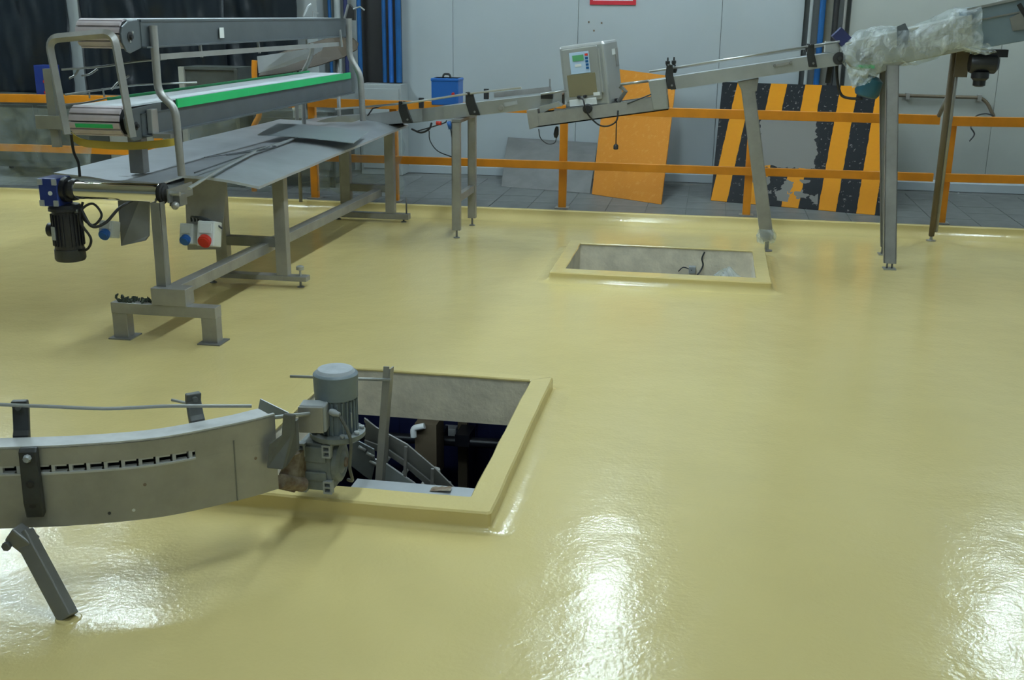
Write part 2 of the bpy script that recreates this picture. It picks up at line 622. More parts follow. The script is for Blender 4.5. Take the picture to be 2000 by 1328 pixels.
def kerb_ring(name, rin, rout, h, seed, front):
    """raised kerb around a pit: inner lip, flat top, outer face and coved foot"""
    rings = [rect_ring(*rin, h - 0.014, 0.012, wob=0.006, seed=seed), rect_ring(*rin, h - 0.006, 0.012, wob=0.005, seed=seed),
             rect_ring(rin[0] - .006, rin[1] + .006, rin[2] - .006, rin[3] + .006, h, 0.015, wob=0.004, seed=seed)]

    def out(d, z, wob):
        return rect_ring(rout[0] - d, rout[1] + d, rout[2] - d * (front if d > 0.002 else 1), rout[3] + d, z, 0.02 + d * (front + .1), wob=wob, seed=seed + 3)
    rings += [out(-.008, h, .004), out(0, h - .008, .005), out(0.001, 0.052 if front > .5 else 0.026, .003)]
    for k in range(1, 7):
        a = R(90 * k / 6)
        rings.append(out(COVE * (1 - math.cos(a)), (0.052 if front > .5 else 0.026) * (1 - math.sin(a)) + 0.0005, .001))
    b = MB()
    n = len(rings[0])
    for i, (p, q) in enumerate(zip(rings, rings[1:])):
        b.add(p + q, [(k, (k + 1) % n, n + (k + 1) % n, n + k) for k in range(n)], True)
    return struct(b.build(name, M['floor']))


def floor_with_holes():
    b = MB()
    holes = [(NEAR_OUT[0] - .05, NEAR_OUT[1] + .05, NEAR_OUT[2] - .012, NEAR_OUT[3] + .05),
             (FAR_OUT[0] - .05, FAR_OUT[1] + .05, FAR_OUT[2] - .05, FAR_OUT[3] + .05)]
    xs = sorted({-12, 7} | {h[i] for h in holes for i in (0, 1)})
    ys = sorted({-3, YK - 0.02} | {h[i] for h in holes for i in (2, 3)})
    for x0, x1 in zip(xs, xs[1:]):
        for y0, y1 in zip(ys, ys[1:]):
            cx, cy = (x0 + x1) / 2, (y0 + y1) / 2
            if any(h[0] < cx < h[1] and h[2] < cy < h[3] for h in holes):
                continue
            b.add([(x0, y0, 0), (x1, y0, 0), (x1, y1, 0), (x0, y1, 0)], [(0, 1, 2, 3)])
    return struct(b.build('floor', M['floor']))


floor = floor_with_holes()
kerb_ring('trim_1', NEAR_IN, NEAR_OUT, 0.084, 1, 0.30)
kerb_ring('trim_2', FAR_IN, FAR_OUT, 0.080, 2, 0.7)
# coved kerb in front of the walkway
b = MB()
prof = [(YK - 0.16, 0.0005)] + [(YK - 0.16 + 0.15 * math.sin(R(a)), 0.0005 + 0.075 * (1 - math.cos(R(a)))) for a in (20, 40, 60, 75, 90)] + \
       [(YK - 0.005, ZS - 0.004), (YK + 0.004, ZS + 0.002), (YK + 0.05, ZS + 0.003), (YK + 0.05, ZS - 0.05)]
NX = 60
for i in range(NX):
    xa, xb = -12 + 19 * i / NX, -12 + 19 * (i + 1) / NX
    ra = [V((xa, y + 0.012 * nz(xa * 1.3, 0, 3) * (z > 0.01), z)) for y, z in prof]
    rb = [V((xb, y + 0.012 * nz(xb * 1.3, 0, 3) * (z > 0.01), z)) for y, z in prof]
    n = len(prof)
    b.add(ra + rb, [(k, k + 1, n + k + 1, n + k) for k in range(n - 1)], True)
struct(b.build('trim_3', M['floor']))

# tiled walkway
walk = struct(MB().box((-12, YK + 0.02, -0.02), (7, YW + 0.1, ZS - 0.006)).build('floor_walkway', M['grout']))
TS = 0.40
tile_me = None
for j in range(6):
    for i in range(30):
        x = -8.2 + i * TS
        y = YK + 0.055 + j * TS
        if y + TS > YW:
            continue
        if tile_me is None:
            t0 = MB().box((x, y, ZS - 0.02), (x + TS - 0.006, y + TS - 0.006, ZS)).build('tile', M['tile'], walk, bev=0.002)
            tile_me, tx, ty = t0.data, x, y
            continue
        o = bpy.data.objects.new('tile', tile_me)
        COL.objects.link(o)
        o.parent = walk
        o.location = (x - tx, y - ty, random.uniform(-0.0012, 0.0012))

# back wall of insulated panels
wall = struct(MB().box((-12, YW + 0.06, -0.02), (7, YW + 0.2, 4.8)).build('wall_back', M['joint']))
for xa, xb, mm in ((-3.735, -3.10, 'wall'), (-3.10, -1.60, 'wall'), (-1.60, 0.045, 'wall'), (0.045, 0.955, 'wall'),
                   (1.46, 3.10, 'wall_dim'), (3.10, 4.6, 'wall_dim'), (4.6, 6.2, 'wall_dim')):
    MB().box((xa + 0.002, YW, ZS), (xb - 0.002, YW + 0.06, 4.8)).build('panel', M[mm], wall, bev=0.003)
for q in ((1150, 43), (1175, 45), (1160, 60)):
    MB().lathe(PY(*q, YW - 0.004), (0, 1, 0), [(0, .011), (.008, .012)], 10).build('wall_plug', M['rust'], wall)
for q in ((-3.735, 0.955), (1.46, 6.2)):
    b = MB()
    b.prism([(q[0], YW - 0.035, ZS), (q[0], YW - 0.03, ZS + 0.09), (q[0], YW, ZS + 0.12), (q[0], YW, ZS)], (q[1] - q[0], 0, 0))
    struct(b.build('baseboard_back', M['wall']))
struct(MB().box((-12.2, -3, -0.02), (-12, YW + 0.2, 4.8)).build('wall_left', M['column']))
struct(MB().box((-12, -3.2, -0.02), (7, -3, 4.8)).build('wall_front', M['wall']))
struct(MB().box((7, -3.2, -0.02), (7.2, YW + 0.2, 4.8)).build('wall_right', M['wall']))
ceil = struct(MB().box((-12, -3, 4.7), (7, YW + 0.2, 4.85)).build('ceiling', M['ceiling']))

# pit shafts through the slab, and the dim level below
for nm, r, dep in (('wall_pit_near', NEAR_IN, -0.195), ('wall_pit_far', FAR_IN, -0.62)):
    b = MB()
    x0, x1, y0, y1 = r
    b.box((x0 - .06, y1 + .006, dep), (x1 + .06, y1 + .06, 0.071))
    b.box((x0 - .06, y0 - .06, dep), (x1 + .06, y0 - .006, 0.071))
    b.box((x0 - .06, y0 - .06, dep), (x0 - .006, y1 + .06, 0.071))
    b.box((x1 + .006, y0 - .06, dep), (x1 + .06, y1 + .06, 0.071))
    struct(b.build(nm, M['concrete']))
for nm, lo, hi in (('floor_lower', (-4.5, 3.0, -3.3), (2.0, 10.6, -3.2)), ('wall_lower_back', (-4.5, 10.2, -3.2), (2.0, 10.3, -0.2)),
                   ('wall_lower_left', (-4.6, 3.0, -3.2), (-4.5, 10.2, -0.2)), ('wall_lower_right', (2.0, 3.0, -3.2), (2.1, 10.2, -0.2)),
                   ('wall_lower_front', (-4.5, 2.9, -3.2), (2.0, 3.0, -0.2))):
    struct(MB().box(lo, hi).build(nm, M['lower']))
def slab_under():
    b = MB()
    hs = [(NEAR_IN[0] - .1, NEAR_IN[1] + .1, NEAR_IN[2] - .1, NEAR_IN[3] + .1), (FAR_IN[0] - .1, FAR_IN[1] + .1, FAR_IN[2] - .1, FAR_IN[3] + .1)]
    xs = sorted({-4.6, 2.1} | {h[i] for h in hs for i in (0, 1)})
    ys = sorted({2.9, 10.3} | {h[i] for h in hs for i in (2, 3)})
    for x0, x1 in zip(xs, xs[1:]):
        for y0, y1 in zip(ys, ys[1:]):
            cx, cy = (x0 + x1) / 2, (y0 + y1) / 2
            if any(h[0] < cx < h[1] and h[2] < cy < h[3] for h in hs):
                continue
            b.box((x0, y0, -0.19), (x1, y1, -0.12))
    return struct(b.build('ceiling_lower', M['concrete']))


slab_under()

# ceiling lights: three rows running away from the camera
def lamp(x, y, row):
    t = thing('ceiling_light', row, 'light', (x, y, 4.45), 'ceiling lights')
    MB().box((x - .17, y - .78, 4.50), (x + .17, y + .78, 4.56)).build('housing', M['white'], t)
    for sx in (-.08, .08):
        MB().tube([(x + sx, y - .74, 4.47), (x + sx, y + .74, 4.47)], .022, 8).build('tube', M['lamp'], t)
    for dy in (-.6, .6):
        MB().tube([(x, y + dy, 4.55), (x, y + dy, 4.70)], .008, 6).build('hanger', M['steel'], t)


lm = bpy.data.materials.new('lit_tube')
lm.use_nodes = True
bs = lm.node_tree.nodes['Principled BSDF']
bs.inputs['Emission Color'].default_value = (*LAMP_COLOR, 1)
bs.inputs['Emission Strength'].default_value = LAMP_POWER * 9
M['lamp'] = lm
ld = lm.copy()
ld.name = 'dim_fill_tube'
ld.node_tree.nodes['Principled BSDF'].inputs['Emission Strength'].default_value = 16  # emission of the added fill tube below the slab
M['lamp_fill'] = ld
ORD = ('first', 'second', 'third', 'fourth', 'added for front fill, fifth')
for i, (x, ys) in enumerate(((-8.7, (11.3,)), (-6.0, (10.1, 8.3)), (-0.87, (11.3, 8.7, 6.1, 3.5, -1.2)), (3.55, (11.5,)))):  # last lamp of the long row is added behind the camera as fill
    for j, y in enumerate(ys):
        lamp(x, y, 'ceiling light %s from the back wall, in the %s row from the left' % ((ORD + ('sixth',))[j], ORD[i]))

t = thing('lower_fill_light', 'added dim fill tube under the slab to brighten the level below, out of the picture', 'light', (-1.9, 6.35, -.3))  # unseen lamp added only to brighten the level below
MB().box((-2.5, 6.30, -.25), (-1.3, 6.40, -.192)).build('housing', M['white'], t)
MB().tube([(-2.45, 6.35, -.275), (-1.35, 6.35, -.275)], .016, 8).build('tube', M['lamp_fill'], t)

# ================================================================ BEHIND THE KERB
# orange guard rails
def rail(xa, xb, posts, za, zb, label, caps=()):
    Yr = 11.06
    t = thing('guard_rail', label, 'railing', ((xa + xb) / 2, Yr, ZS), 'orange guard rails')
    za0, zl = za
    zb0, zl2 = zb
    MB().beam((xa, Yr, za0), (xb, Yr, zb0), 0.045, 0.088).build('top_rail', M['orange'], t, bev=.004)
    MB().beam((xa, Yr, zl), (xb, Yr, zl2), 0.045, 0.078).build('lower_rail', M['orange'], t, bev=.004)
    for x in posts:
        zt = za0 + (zb0 - za0) * (x - xa) / (xb - xa)
        MB().box((x - .038, Yr + .023, ZS), (x + .038, Yr + .085, zt - .03)).build('post', M['orange'], t, bev=.004)
        MB().box((x - .07, Yr - .02, ZS), (x + .07, Yr + .12, ZS + .01)).build('base_plate', M['steel'], t)
    return t


xq = lambda px, y=215: PY(px, y, 11.06).x
rail(xq(-160), xq(575), (xq(-100), xq(300)), (1.06, .53), (1.09, .54), 'orange guard rail at the far left, running behind the belt conveyors')
rail(xq(602), xq(1838), (xq(606), xq(766), xq(1101), xq(1472)), (1.10, .54), (1.085, .545),
     'long orange guard rail in front of the leaning plates')
rail(xq(1853), xq(2190), (xq(1866), xq(2150)), (1.075, .545), (1.09, .56), 'short orange guard rail at the right end of the kerb')


def plate_axes(bl, br, tl):
    bl, br, tl = V(bl), V(br), V(tl)
    x = (br - bl)
    W = x.length
    x.normalize()
    n = x.cross(tl - bl).normalized()
    y = n.cross(x)
    H = (tl - bl).dot(y)
    mt = Matrix.Identity(4)
    for i in range(3):
        mt[i][0], mt[i][1], mt[i][2], mt[i][3] = x[i], y[i], n[i], bl[i]
    return mt, W, H


def leaning_plate(name, material, corners, th, label, parent=None):
    """flat sheet from its corners bl, br, tr, tl; the object keeps the sheet's own axes"""
    mt, W, H = plate_axes(corners[0], corners[1], corners[3])
    inv = mt.inverted()
    loc = [inv @ V(c) for c in corners]
    for q in loc:
        q.z = 0
    me = bpy.data.meshes.new(name)
    bm = bmesh.new()
    uvl = bm.loops.layers.uv.new('UVMap')
    n = 10
    uvs = {}

    def vert(i, j, z):
        q = loc[0].lerp(loc[1], i / n).lerp(loc[3].lerp(loc[2], i / n), j / n) + V((0, 0, z))
        v = bm.verts.new(q)
        uvs[v] = (i / n, j / n)
        return v
    g0 = [[vert(i, j, 0) for i in range(n + 1)] for j in range(n + 1)]
    g1 = [[vert(i, j, -th) for i in range(n + 1)] for j in range(n + 1)]
    for j in range(n):
        for i in range(n):
            bm.faces.new((g0[j][i], g0[j][i + 1], g0[j + 1][i + 1], g0[j + 1][i]))
            bm.faces.new((g1[j][i], g1[j + 1][i], g1[j + 1][i + 1], g1[j][i + 1]))
        for a, b_ in ((g0[j][0], g0[j + 1][0]), (g0[j + 1][n], g0[j][n]), (g0[0][j + 1], g0[0][j]), (g0[n][j], g0[n][j + 1])):
            ia, ib = uvs[a], uvs[b_]
            c_, d_ = g1[round(ib[1] * n)][round(ib[0] * n)], g1[round(ia[1] * n)][round(ia[0] * n)]
            bm.faces.new((a, b_, c_, d_))
    bmesh.ops.recalc_face_normals(bm, faces=bm.faces)
    for f in bm.faces:
        for lp in f.loops:
            lp[uvl].uv = uvs[lp.vert]
    bm.to_mesh(me)
    bm.free()
    me.materials.append(material if not callable(material) else material(W, H))
    o = bpy.data.objects.new(name, me)
    COL.objects.link(o)
    o.matrix_world = mt
    if label:
        tag(o, label, 'plate', 'plates leaning on the back wall')
    return o


tl = PY(1411, 160, 13.22)
bl, br = P(1388, 391, ZS + .004), P(1722, 421, ZS + .004)
def on_plane(px, py, a, b_, c_):
    n = (b_ - a).cross(c_ - a)
    d = _ray(px, py)
    return CAM + d * ((a - CAM).dot(n) / d.dot(n))


tr = on_plane(1727, 170, bl, br, tl)
leaning_plate('hazard_plate', hazard_mat, (bl, br, tr, tl), 0.012, 'large steel plate with black and orange hazard stripes and a bare grey square')
bl, br = P(1156, 379, ZS + .004), P(1291, 399, ZS + .004)
tl = PY(1185, 132, 13.2)
tr = on_plane(1321, 150, bl, br, tl)
leaning_plate('chequer_plate', M['checker'], (bl, br, tr, tl), 0.012, 'plain orange chequer plate leaning on the wall behind the weighing box')
bl, br = P(979, 364, ZS + .004), P(1152, 378, ZS + .004)
tl = on_plane(988, 290, bl, br, PY(990, 270, 13.2))
t = thing('metal_plate', 'dull grey folded steel sheet leaning on the wall beside the orange chequer plate', 'plate', (bl + br) / 2, 'plates leaning on the back wall')
tr = on_plane(1163, 305, bl, br, tl)
fold = [tl + V((0, .0, 0)), tr, PY(1166, 280, 13.25), PY(992, 269, 13.25)]
b = MB()
b.prism([bl, br, tr, tl], (0, .01, .01))
b.build('lower_leaf', M['leaf'], t)
MB().prism(fold, (0, .01, .005)).build('upper_leaf', M['leaf'], t)

# sign (only its lower edge is in the picture)
a0, a1 = PY(1152, 9, YW - .012), PY(1242, 11, YW - .012)
t = thing('wall_sign', 'white sign with a red border high on the white wall', 'sign', ((a0.x + a1.x) / 2, YW - .01, a0.z))
MB().box((a0.x + .03, YW - .014, a0.z + .045), (a1.x - .03, YW - .004, a0.z + .32)).build('sign_face', M['white'], t)
b = MB()
zb_, zt_ = a0.z, a0.z + .36
b.box((a0.x, YW - .016, zb_), (a1.x, YW - .002, zb_ + .046))
b.box((a0.x, YW - .016, zt_ - .046), (a1.x, YW - .002, zt_))
b.box((a0.x, YW - .016, zb_ + .046), (a0.x + .035, YW - .002, zt_ - .046))
b.box((a1.x - .035, YW - .016, zb_ + .046), (a1.x, YW - .002, zt_ - .046))
b.build('sign_border', M['signred'], t)

# pipes in the gap of the back wall
def vpipe(name, px, r, material, label, Y=13.24, ztop=4.65, zbot=ZS, grp=None, px2=None, cat='pipe'):
    a = PY(px, 60, Y)
    c = PY(px2 or px, 60, Y)
    t = thing(name, label, cat, (a.x, Y, zbot), grp)
    MB().tube([(a.x, Y, zbot), (c.x, Y, ztop)], r, 12).build('tube', material, t)
    for z in (1.2, 2.3, 3.4):
        if z > zbot + .1:
            MB().box((a.x - r - .012, Y - r - .004, z), (a.x + r + .012, YW - .002, z + .03)).build('clip', M['steel'], t)
    return t


vpipe('conduit_pipe', 1581, .018, M['column'], 'thin pale grey conduit left of the blue pipe in the wall gap')
vpipe('water_pipe', 1603, .034, M['bluepipe'], 'single bright blue pipe in the wall gap above the hazard plate')
vpipe('waste_pipe', 1630, .030, M['rubber'], 'black pipe right of the blue pipe in the wall gap')
vpipe('steel_pipe', 1647, .016, M['steel'], 'slim grey steel pipe at the right side of the wall gap')
a = PY(1613, 60, 13.34)
tag(MB().box((a.x - .06, 13.31, ZS), (a.x + .055, 13.37, 4.65)).build('wall_post', M['crate_lt']), 'beige flat post behind the blue pipe in the wall gap', 'post')

# conduit and loose wires on the right of the wall
t = thing('wall_conduit', 'grey brown conduit bent down along the right part of the wall', 'pipe', PY(1850, 190, YW - .05))
pts = fillet([PY(1745, 186, YW - .05), PY(1924, 191, YW - .05), PY(1941, 228, YW - .05)], .12, 6)
MB().tube(pts, .019, 8).build('tube', M['brown'], t)
for px in (1772, 1912):
    c = PY(px, 187 + (px - 1745) * .025, YW - .03)
    MB().box((c.x - .02, YW - .075, c.z - .035), (c.x + .02, YW, c.z + .035)).build('clip', M['steel'], t)
tag(MB().tube(smooth_path([PY(1941, 226, YW - .05), PY(1925, 222, 13.0), PY(1908, 226, 12.7), PY(1900, 236, 12.2), PY(1896, 248, 12), PY(1903, 262, 12), PY(1893, 276, 12)]), .008, 6).build('loose_wire', M['cable']),
    'loose dark wire dangling by the right orange rail below the wall conduit', 'wire')

# bundle of vertical blue pipes at the left end of the wall
for i, (px, r, mt_, lb) in enumerate(((702, .028, 'bluepipe', 'thin blue pipe apart at the left of the blue bundle'),
                                      (750, .025, 'bluepipe', 'blue pipe first from the left of three beside the white wall'),
                                      (763, .028, 'blue', 'blue pipe in the middle of three beside the white wall'),
                                      (778, .036, 'bluepipe', 'thickest blue pipe touching the white wall edge'),
                                      (645, .022, 'bluepipe', 'slim blue pipe just right of the grey column'),
                                      (660, .040, 'column', 'grey pipe between two slim blue pipes by the column'),
                                      (676, .026, 'navy', 'dark navy pipe left of the black gap'))):
    zb0 = PY(px, 163 if px > 690 else 170, 13.2).z + .012
    vpipe('blue_pipe' if mt_ in ('bluepipe', 'blue') else 'grey_pipe' if mt_ == 'column' else 'navy_pipe', px, r, M[mt_], lb, Y=13.2, zbot=zb0,
          grp='upright pipes at the left end of the wall')
a, c = PY(700, 164, 12.95), PY(784, 164, 13.0)
t = thing('pipe_cabinet', 'low grey steel cabinet under the blue pipes at the wall edge', 'cabinet', ((a.x + c.x) / 2, 13.1, ZS))
MB().box((a.x, 12.98, ZS), (c.x, 13.28, a.z)).build('body', M['column'], t, bev=.006)
MB().box((a.x + .03, 12.965, ZS + .08), (c.x - .03, 12.98, a.z - .05)).build('door', M['column'], t, bev=.003)
MB().box((c.x - .10, 12.945, .7), (c.x - .08, 12.965, .82)).build('handle', M['black'], t)
tag(MB().box((PY(577, 60, 13.1).x, 13.0, ZS), (PY(626, 60, 13.1).x, 13.25, 4.65)).build('steel_column', M['column'], bev=.006),
    'broad light grey column between the black sheeting and the pipes', 'column')
tag(MB().box((PY(628, 60, 13.28).x, 13.28, ZS), (PY(697, 60, 13.28).x, 13.35, 4.65)).build('wall_board', M['column']),
    'grey board behind the pipes right of the broad column', 'panel')
tag(MB().box((PY(131, 20, 12.9).x, 12.8, ZS), (PY(161, 20, 12.9).x, 13.0, 4.65)).build('steel_column', M['column'], bev=.006),
    'narrow light grey column between two black sheets, top left', 'column')


tag(MB().box((PY(699, 60, 13.33).x, 13.30, ZS), (-3.742, 13.35, 4.65)).build('dark_gap_backing', M['rubber']),  # black sheet put in for the shade inside the gap
    'black backing added for the darkness of the gap behind the bundle of blue pipes', 'panel')
# black sheeting hung over the left of the hall
def black_sheet(pxa, pxb, Y, zlo, seed, label):
    xa, xb = PY(pxa, 60, Y).x, PY(pxb, 60, Y).x

    def fn(u, v):
        x = xa + (xb - xa) * u
        z = zlo + (4.6 - zlo) * v + 0.06 * nz(x * 2, seed) * (1 - v)
        d = 0.10 * nz(x * 2.2 + 0.3 * z, z * .45, seed) + 0.05 * nz(x * 7 + z * .6, z * 1.2, seed + 4) + .03 * nz(x * 5, z * 5, seed + 7)
        return V((x, Y + d, z))
    o = MB().grid(fn, 60, 40).build('black_sheet', M['blacksheet'], merge=False)
    s = o.modifiers.new('skin', 'SOLIDIFY')
    s.thickness = .004
    return tag(o, label, 'sheeting', 'black plastic sheets hung on the left')


black_sheet(-140, 133, 12.7, .95, 3, 'black plastic sheet at the top left corner, left of the narrow column')
black_sheet(160, 440, 12.75, .7, 11, 'black plastic sheet right of the narrow column behind the upper conveyor')
black_sheet(425, 580, 12.85, .7, 23, 'black plastic sheet beside the broad grey column')

# machinery stored behind the rail on the left, wrapped in film
def machine(xa, xb, ya, yb, h, body, label, panels=2):
    t = thing('stored_machine', label, 'machine', ((xa + xb) / 2, (ya + yb) / 2, ZS), 'machines stored behind the left rail')
    MB().box((xa, ya, ZS + .12), (xb, yb, ZS + h)).build('body', M[body], t, bev=.01)
    for k in range(panels):
        x0 = xa + (xb - xa) * k / panels
        x1 = xa + (xb - xa) * (k + 1) / panels
        MB().box((x0 + .03, ya - .015, ZS + .2), (x1 - .03, ya, ZS + h - .08)).build('panel', M[body], t, bev=.004)
    for x in (xa + .06, xb - .06):
        for y in (ya + .06, yb - .06):
            MB().tube([(x, y, ZS), (x, y, ZS + .13)], .03, 8).build('foot', M['black'], t)
    return t


machine(-8.6, -6.75, 11.75, 12.5, .92, 'crate', 'wide dull green machine behind the far left of the rail')
machine(-6.70, -6.0, 11.6, 12.3, .72, 'crate_lt', 'low cream machine behind the rail under the belt conveyors')
machine(-5.05, -4.1, 11.8, 12.5, .85, 'crate', 'small dull green machine behind the rail left of the pipe cabinet', 1)
# tall panel box seen between the two belts
a, c = PY(352, 130, 11.6), PY(462, 130, 11.6)
t = thing('panel_box', 'tall brown grey panel box with a light edge between the two belts', 'cabinet', ((a.x + c.x) / 2, 11.7, ZS))
MB().box((a.x, 11.62, ZS), (c.x, 12.0, a.z)).build('body', M['crate'], t, bev=.004)
MB().box((a.x - .02, 11.58, ZS), (a.x + .045, 11.64, a.z)).build('edge_post', M['crate_lt'], t, bev=.003)
MB().box((c.x - .03, 11.58, ZS), (c.x + .01, 11.64, a.z - .02)).build('edge_post', M['crate'], t, bev=.003)
MB().box((a.x, 11.60, a.z - .03), (c.x, 11.64, a.z)).build('edge_rail', M['crate'], t)
tag(MB().tube(smooth_path([PY(497, 118, 11.4), PY(497, 150, 11.4), PY(502, 200, 11.4), PY(506, 225, 11.4), PY(495, 250, 11.4), PY(492, 290, 11.4), V((PY(492, 290, 11.4).x, 11.4, ZS))]), .03, 10)
    .build('bent_pipe', M['orange']), 'upright bent orange pipe behind the lower belt conveyor', 'pipe')
a = PY(584, 212, 11.3)
t = thing('switch_box', 'small grey switch box on a post behind the table end', 'box', (a.x, 11.35, ZS))
MB().box((a.x - .07, 11.3, a.z - .10), (a.x + .07, 11.4, a.z + .11)).build('body', M['column'], t, bev=.006)
MB().lathe((a.x - .05, 11.3, a.z), (0, -1, 0), [(0, .022), (.02, .02)], 12).build('knob', M['white'], t)
MB().box((a.x + .075, 11.34, ZS), (a.x + .12, 11.39, a.z + .14)).build('post', M['steel_dk'], t)
a = PY(74, 160, 11.7)
t = thing('control_unit', 'small blue control unit on the machine behind the left rail', 'box', (a.x, 11.9, ZS + .92))
MB().box((a.x - .10, 11.8, ZS + .921), (a.x + .10, 12.0, a.z + .18)).build('body', M['bluegear'], t, bev=.006)
for dz in (0, -.12):
    MB().lathe((a.x + .03, 11.8, a.z + dz), (0, -1, 0), [(0, .022), (.02, .02)], 10).build('button', M['red'], t)


# clear films draped over the rail
def film_drape(pxa, pxb, Y, zt, zb, seed, label, deep=.05):
    xa, xb = PY(pxa, 250, Y).x, PY(pxb, 250, Y).x

    def fn(u, v):
        x = xa + (xb - xa) * u + .05 * nz(v * 4, seed)
        z = zt + (zb - zt) * v + .10 * nz(u * 5, seed + 2) * v
        return V((x, Y + deep * nz(x * 4, z * 3, seed) + deep * .6 * nz(x * 10, z * 6, seed + 5) - .0, z))
    o = MB().grid(fn, 46, 26).build('clear_film', M['film_wall'], merge=False)
    return tag(o, label, 'film', 'clear films over the guard rail')


film_drape(-40, 175, 10.94, .98, .14, 5, 'crumpled clear film hanging in front of the far left rail')
film_drape(365, 640, 11.2, 1.02, .16, 9, 'clear film hanging behind the lower belt conveyor and table')
film_drape(615, 785, 10.96, .98, .20, 14, 'clear film hanging over the rail behind the table legs')

# blue box behind the chain conveyor
c = PY(868, 178, 10.6)
t = thing('blue_box', 'bright blue plastic box standing behind the slat conveyor', 'box', c)
x0, x1 = PY(842, 178, 10.5).x, PY(895, 178, 10.5).x
zt, zb = PY(868, 153, 10.5).z, PY(868, 206, 10.5).z
MB().box((x0, 10.5, zb), (x1, 10.72, zt)).build('body', M['blue'], t, bev=.012)
MB().box((x0 - .004, 10.495, zt - .03), (x1 + .004, 10.725, zt)).build('lid', M['blue'], t, bev=.008)
MB().tube(fillet([(x0 + .09, 10.6, zt - .005), (x0 + .10, 10.6, zt + .035), (x0 + .16, 10.6, zt + .035), (x0 + .17, 10.6, zt - .005)], .02, 4), .010, 8).build('handle', M['black'], t)
MB().lathe((x1 - .05, 10.5, zb + .11), (0, -1, 0), [(0, .016), (.014, .014)], 12).build('button', M['red'], t)
MB().box(((x0 + x1) / 2 - .03, 10.58, zb - .06), ((x0 + x1) / 2 + .03, 10.64, zb + .002)).build('bracket', M['steel_dk'], t)
MB().beam(((x0 + x1) / 2, 10.63, zb - .045), ((x0 + x1) / 2, 10.25, zb - .075), .05, .012).build('arm', M['steel_dk'], t)
#@@OBJECTS
# ================================================================ PACKING TABLE (left)
T = thing('packing_table', 'long steel packing table with two sheet leaves, end roller and portal feet', 'table', (-3.3, 8.4, 0))
# front portal foot
b = MB()
b.box((-3.655, 6.16, .165), (-2.955, 6.25, .235))
b.build('foot_beam', M['steel'], T, bev=.003)
for x in (-3.655, -3.055):
    MB().box((x, 6.165, .006), (x + .10, 6.245, .165)).build('foot_leg', M['steel'], T, bev=.003)
    MB().box((x - .02, 6.13, 0), (x + .13, 6.28, .008)).build('base_plate', M['steel_dk'], T)
MB().box((-3.37, 6.15, .235), (-3.14, 6.27, .345)).build('socket_block', M['steel'], T, bev=.004)
b = MB()
b.box((-3.352, 6.20, .345), (-3.344, 6.27, .87))
b.box((-3.352, 6.20, .345), (-3.290, 6.21, .87))
b.box((-3.298, 6.20, .345), (-3.290, 6.27, .87))
b.build('front_post', M['steel_dk'], T, bev=.001)
MB().beam((-3.27, 6.27, .305), (-3.22, 10.5, .285), .085, .075).build('spine_beam', M['steel'], T, bev=.004)


def trestle(Y, xl, xr, ztop_l, ztop_r, foot_lo, foot_hi, zc):
    for x, zt in ((xl, ztop_l), (xr, ztop_r)):
        MB().box((x - .045, Y - .04, foot_hi), (x + .045, Y + .04, zt)).build('leg', M['steel'], T, bev=.004)
    MB().box((xl - .14, Y - .045, foot_lo), (xr + .19, Y + .045, foot_hi)).build('foot_bar', M['steel'], T, bev=.003)
    MB().box((xl, Y - .035, zc - .035), (xr, Y + .035, zc + .035)).build('cross_bar', M['steel_dk'], T, bev=.003)
    for x in (xl - .10, xr + .13):
        MB().tube([(x, Y, 0.004), (x, Y, foot_lo + .01)], .010, 8).lathe((x, Y, 0), (0, 0, 1), [(0, .028), (.006, .028), (.012, .012)], 12).build('screw_foot', M['steel_dk'], T)
    return


trestle(7.7, -3.59, -3.115, .86, .86, .052, .090, .34)
trestle(10.5, -3.54, -3.09, .92, .90, .030, .085, .33)
MB().tube([(-2.985, 7.7, .09), (-2.985, 7.7, .13)], .009, 8).lathe((-2.985, 7.7, .13), (0, 0, 1), [(0, .012), (.006, .030), (.03, .030), (.036, .02)], 12).build('clamp_knob', M['steel_lt'], T)
MB().tube([(-2.93, 10.5, .08), (-2.93, 10.5, .25)], .008, 6).build('screw_rod', M['steel_dk'], T)

# roller at the near end
YR, ZR = 6.30, .915
MB().lathe((-3.895, YR, ZR), (1, 0, 0), [(0, .050), (.006, .057), (.562, .057), (.568, .050)], 32).build('roller', M['chrome'], T)
MB().lathe((-3.325, YR, ZR), (1, 0, 0), [(0, .062), (.02, .066), (.024, .05), (.03, .05), (.034, .030), (.055, .028)], 24).build('bearing', M['rubber'], T)
MB().tube([(-3.29, YR, ZR), (-3.20, YR, ZR)], .014, 10).build('shaft', M['steel_lt'], T)
b = MB()
b.box((-3.272, 6.27, .86), (-3.262, 6.60, .945))
b.box((-3.29, 6.33, .83), (-3.22, 6.43, .90))
b.build('bearing_bracket', M['steel_dk'], T)
MB().lathe((-3.235, 6.30, .845), (.3, -1, -.2), [(-.02, .015), (0, .024), (.02, .024), (.035, .012)], 12).build('tension_nut', M['steel'], T)
# sheet leaves
def left_leaf(u, v):
    x = -4.27 + (.86 + .0 * v) * u - .05 * v * u
    y = 6.66 + 4.0 * v - .20 * u * (1 - v)
    return V((x, y, .952 + .006 * nz(x * 2, y * 1.2, 1) - .012 * math.exp(-((u - .55) / .12) ** 2) + .012 * (1 - u) ** 3))


MB().sheet(left_leaf, 14, 20, .012, (0, 0, 1)).build('left_leaf', M['table'], T)


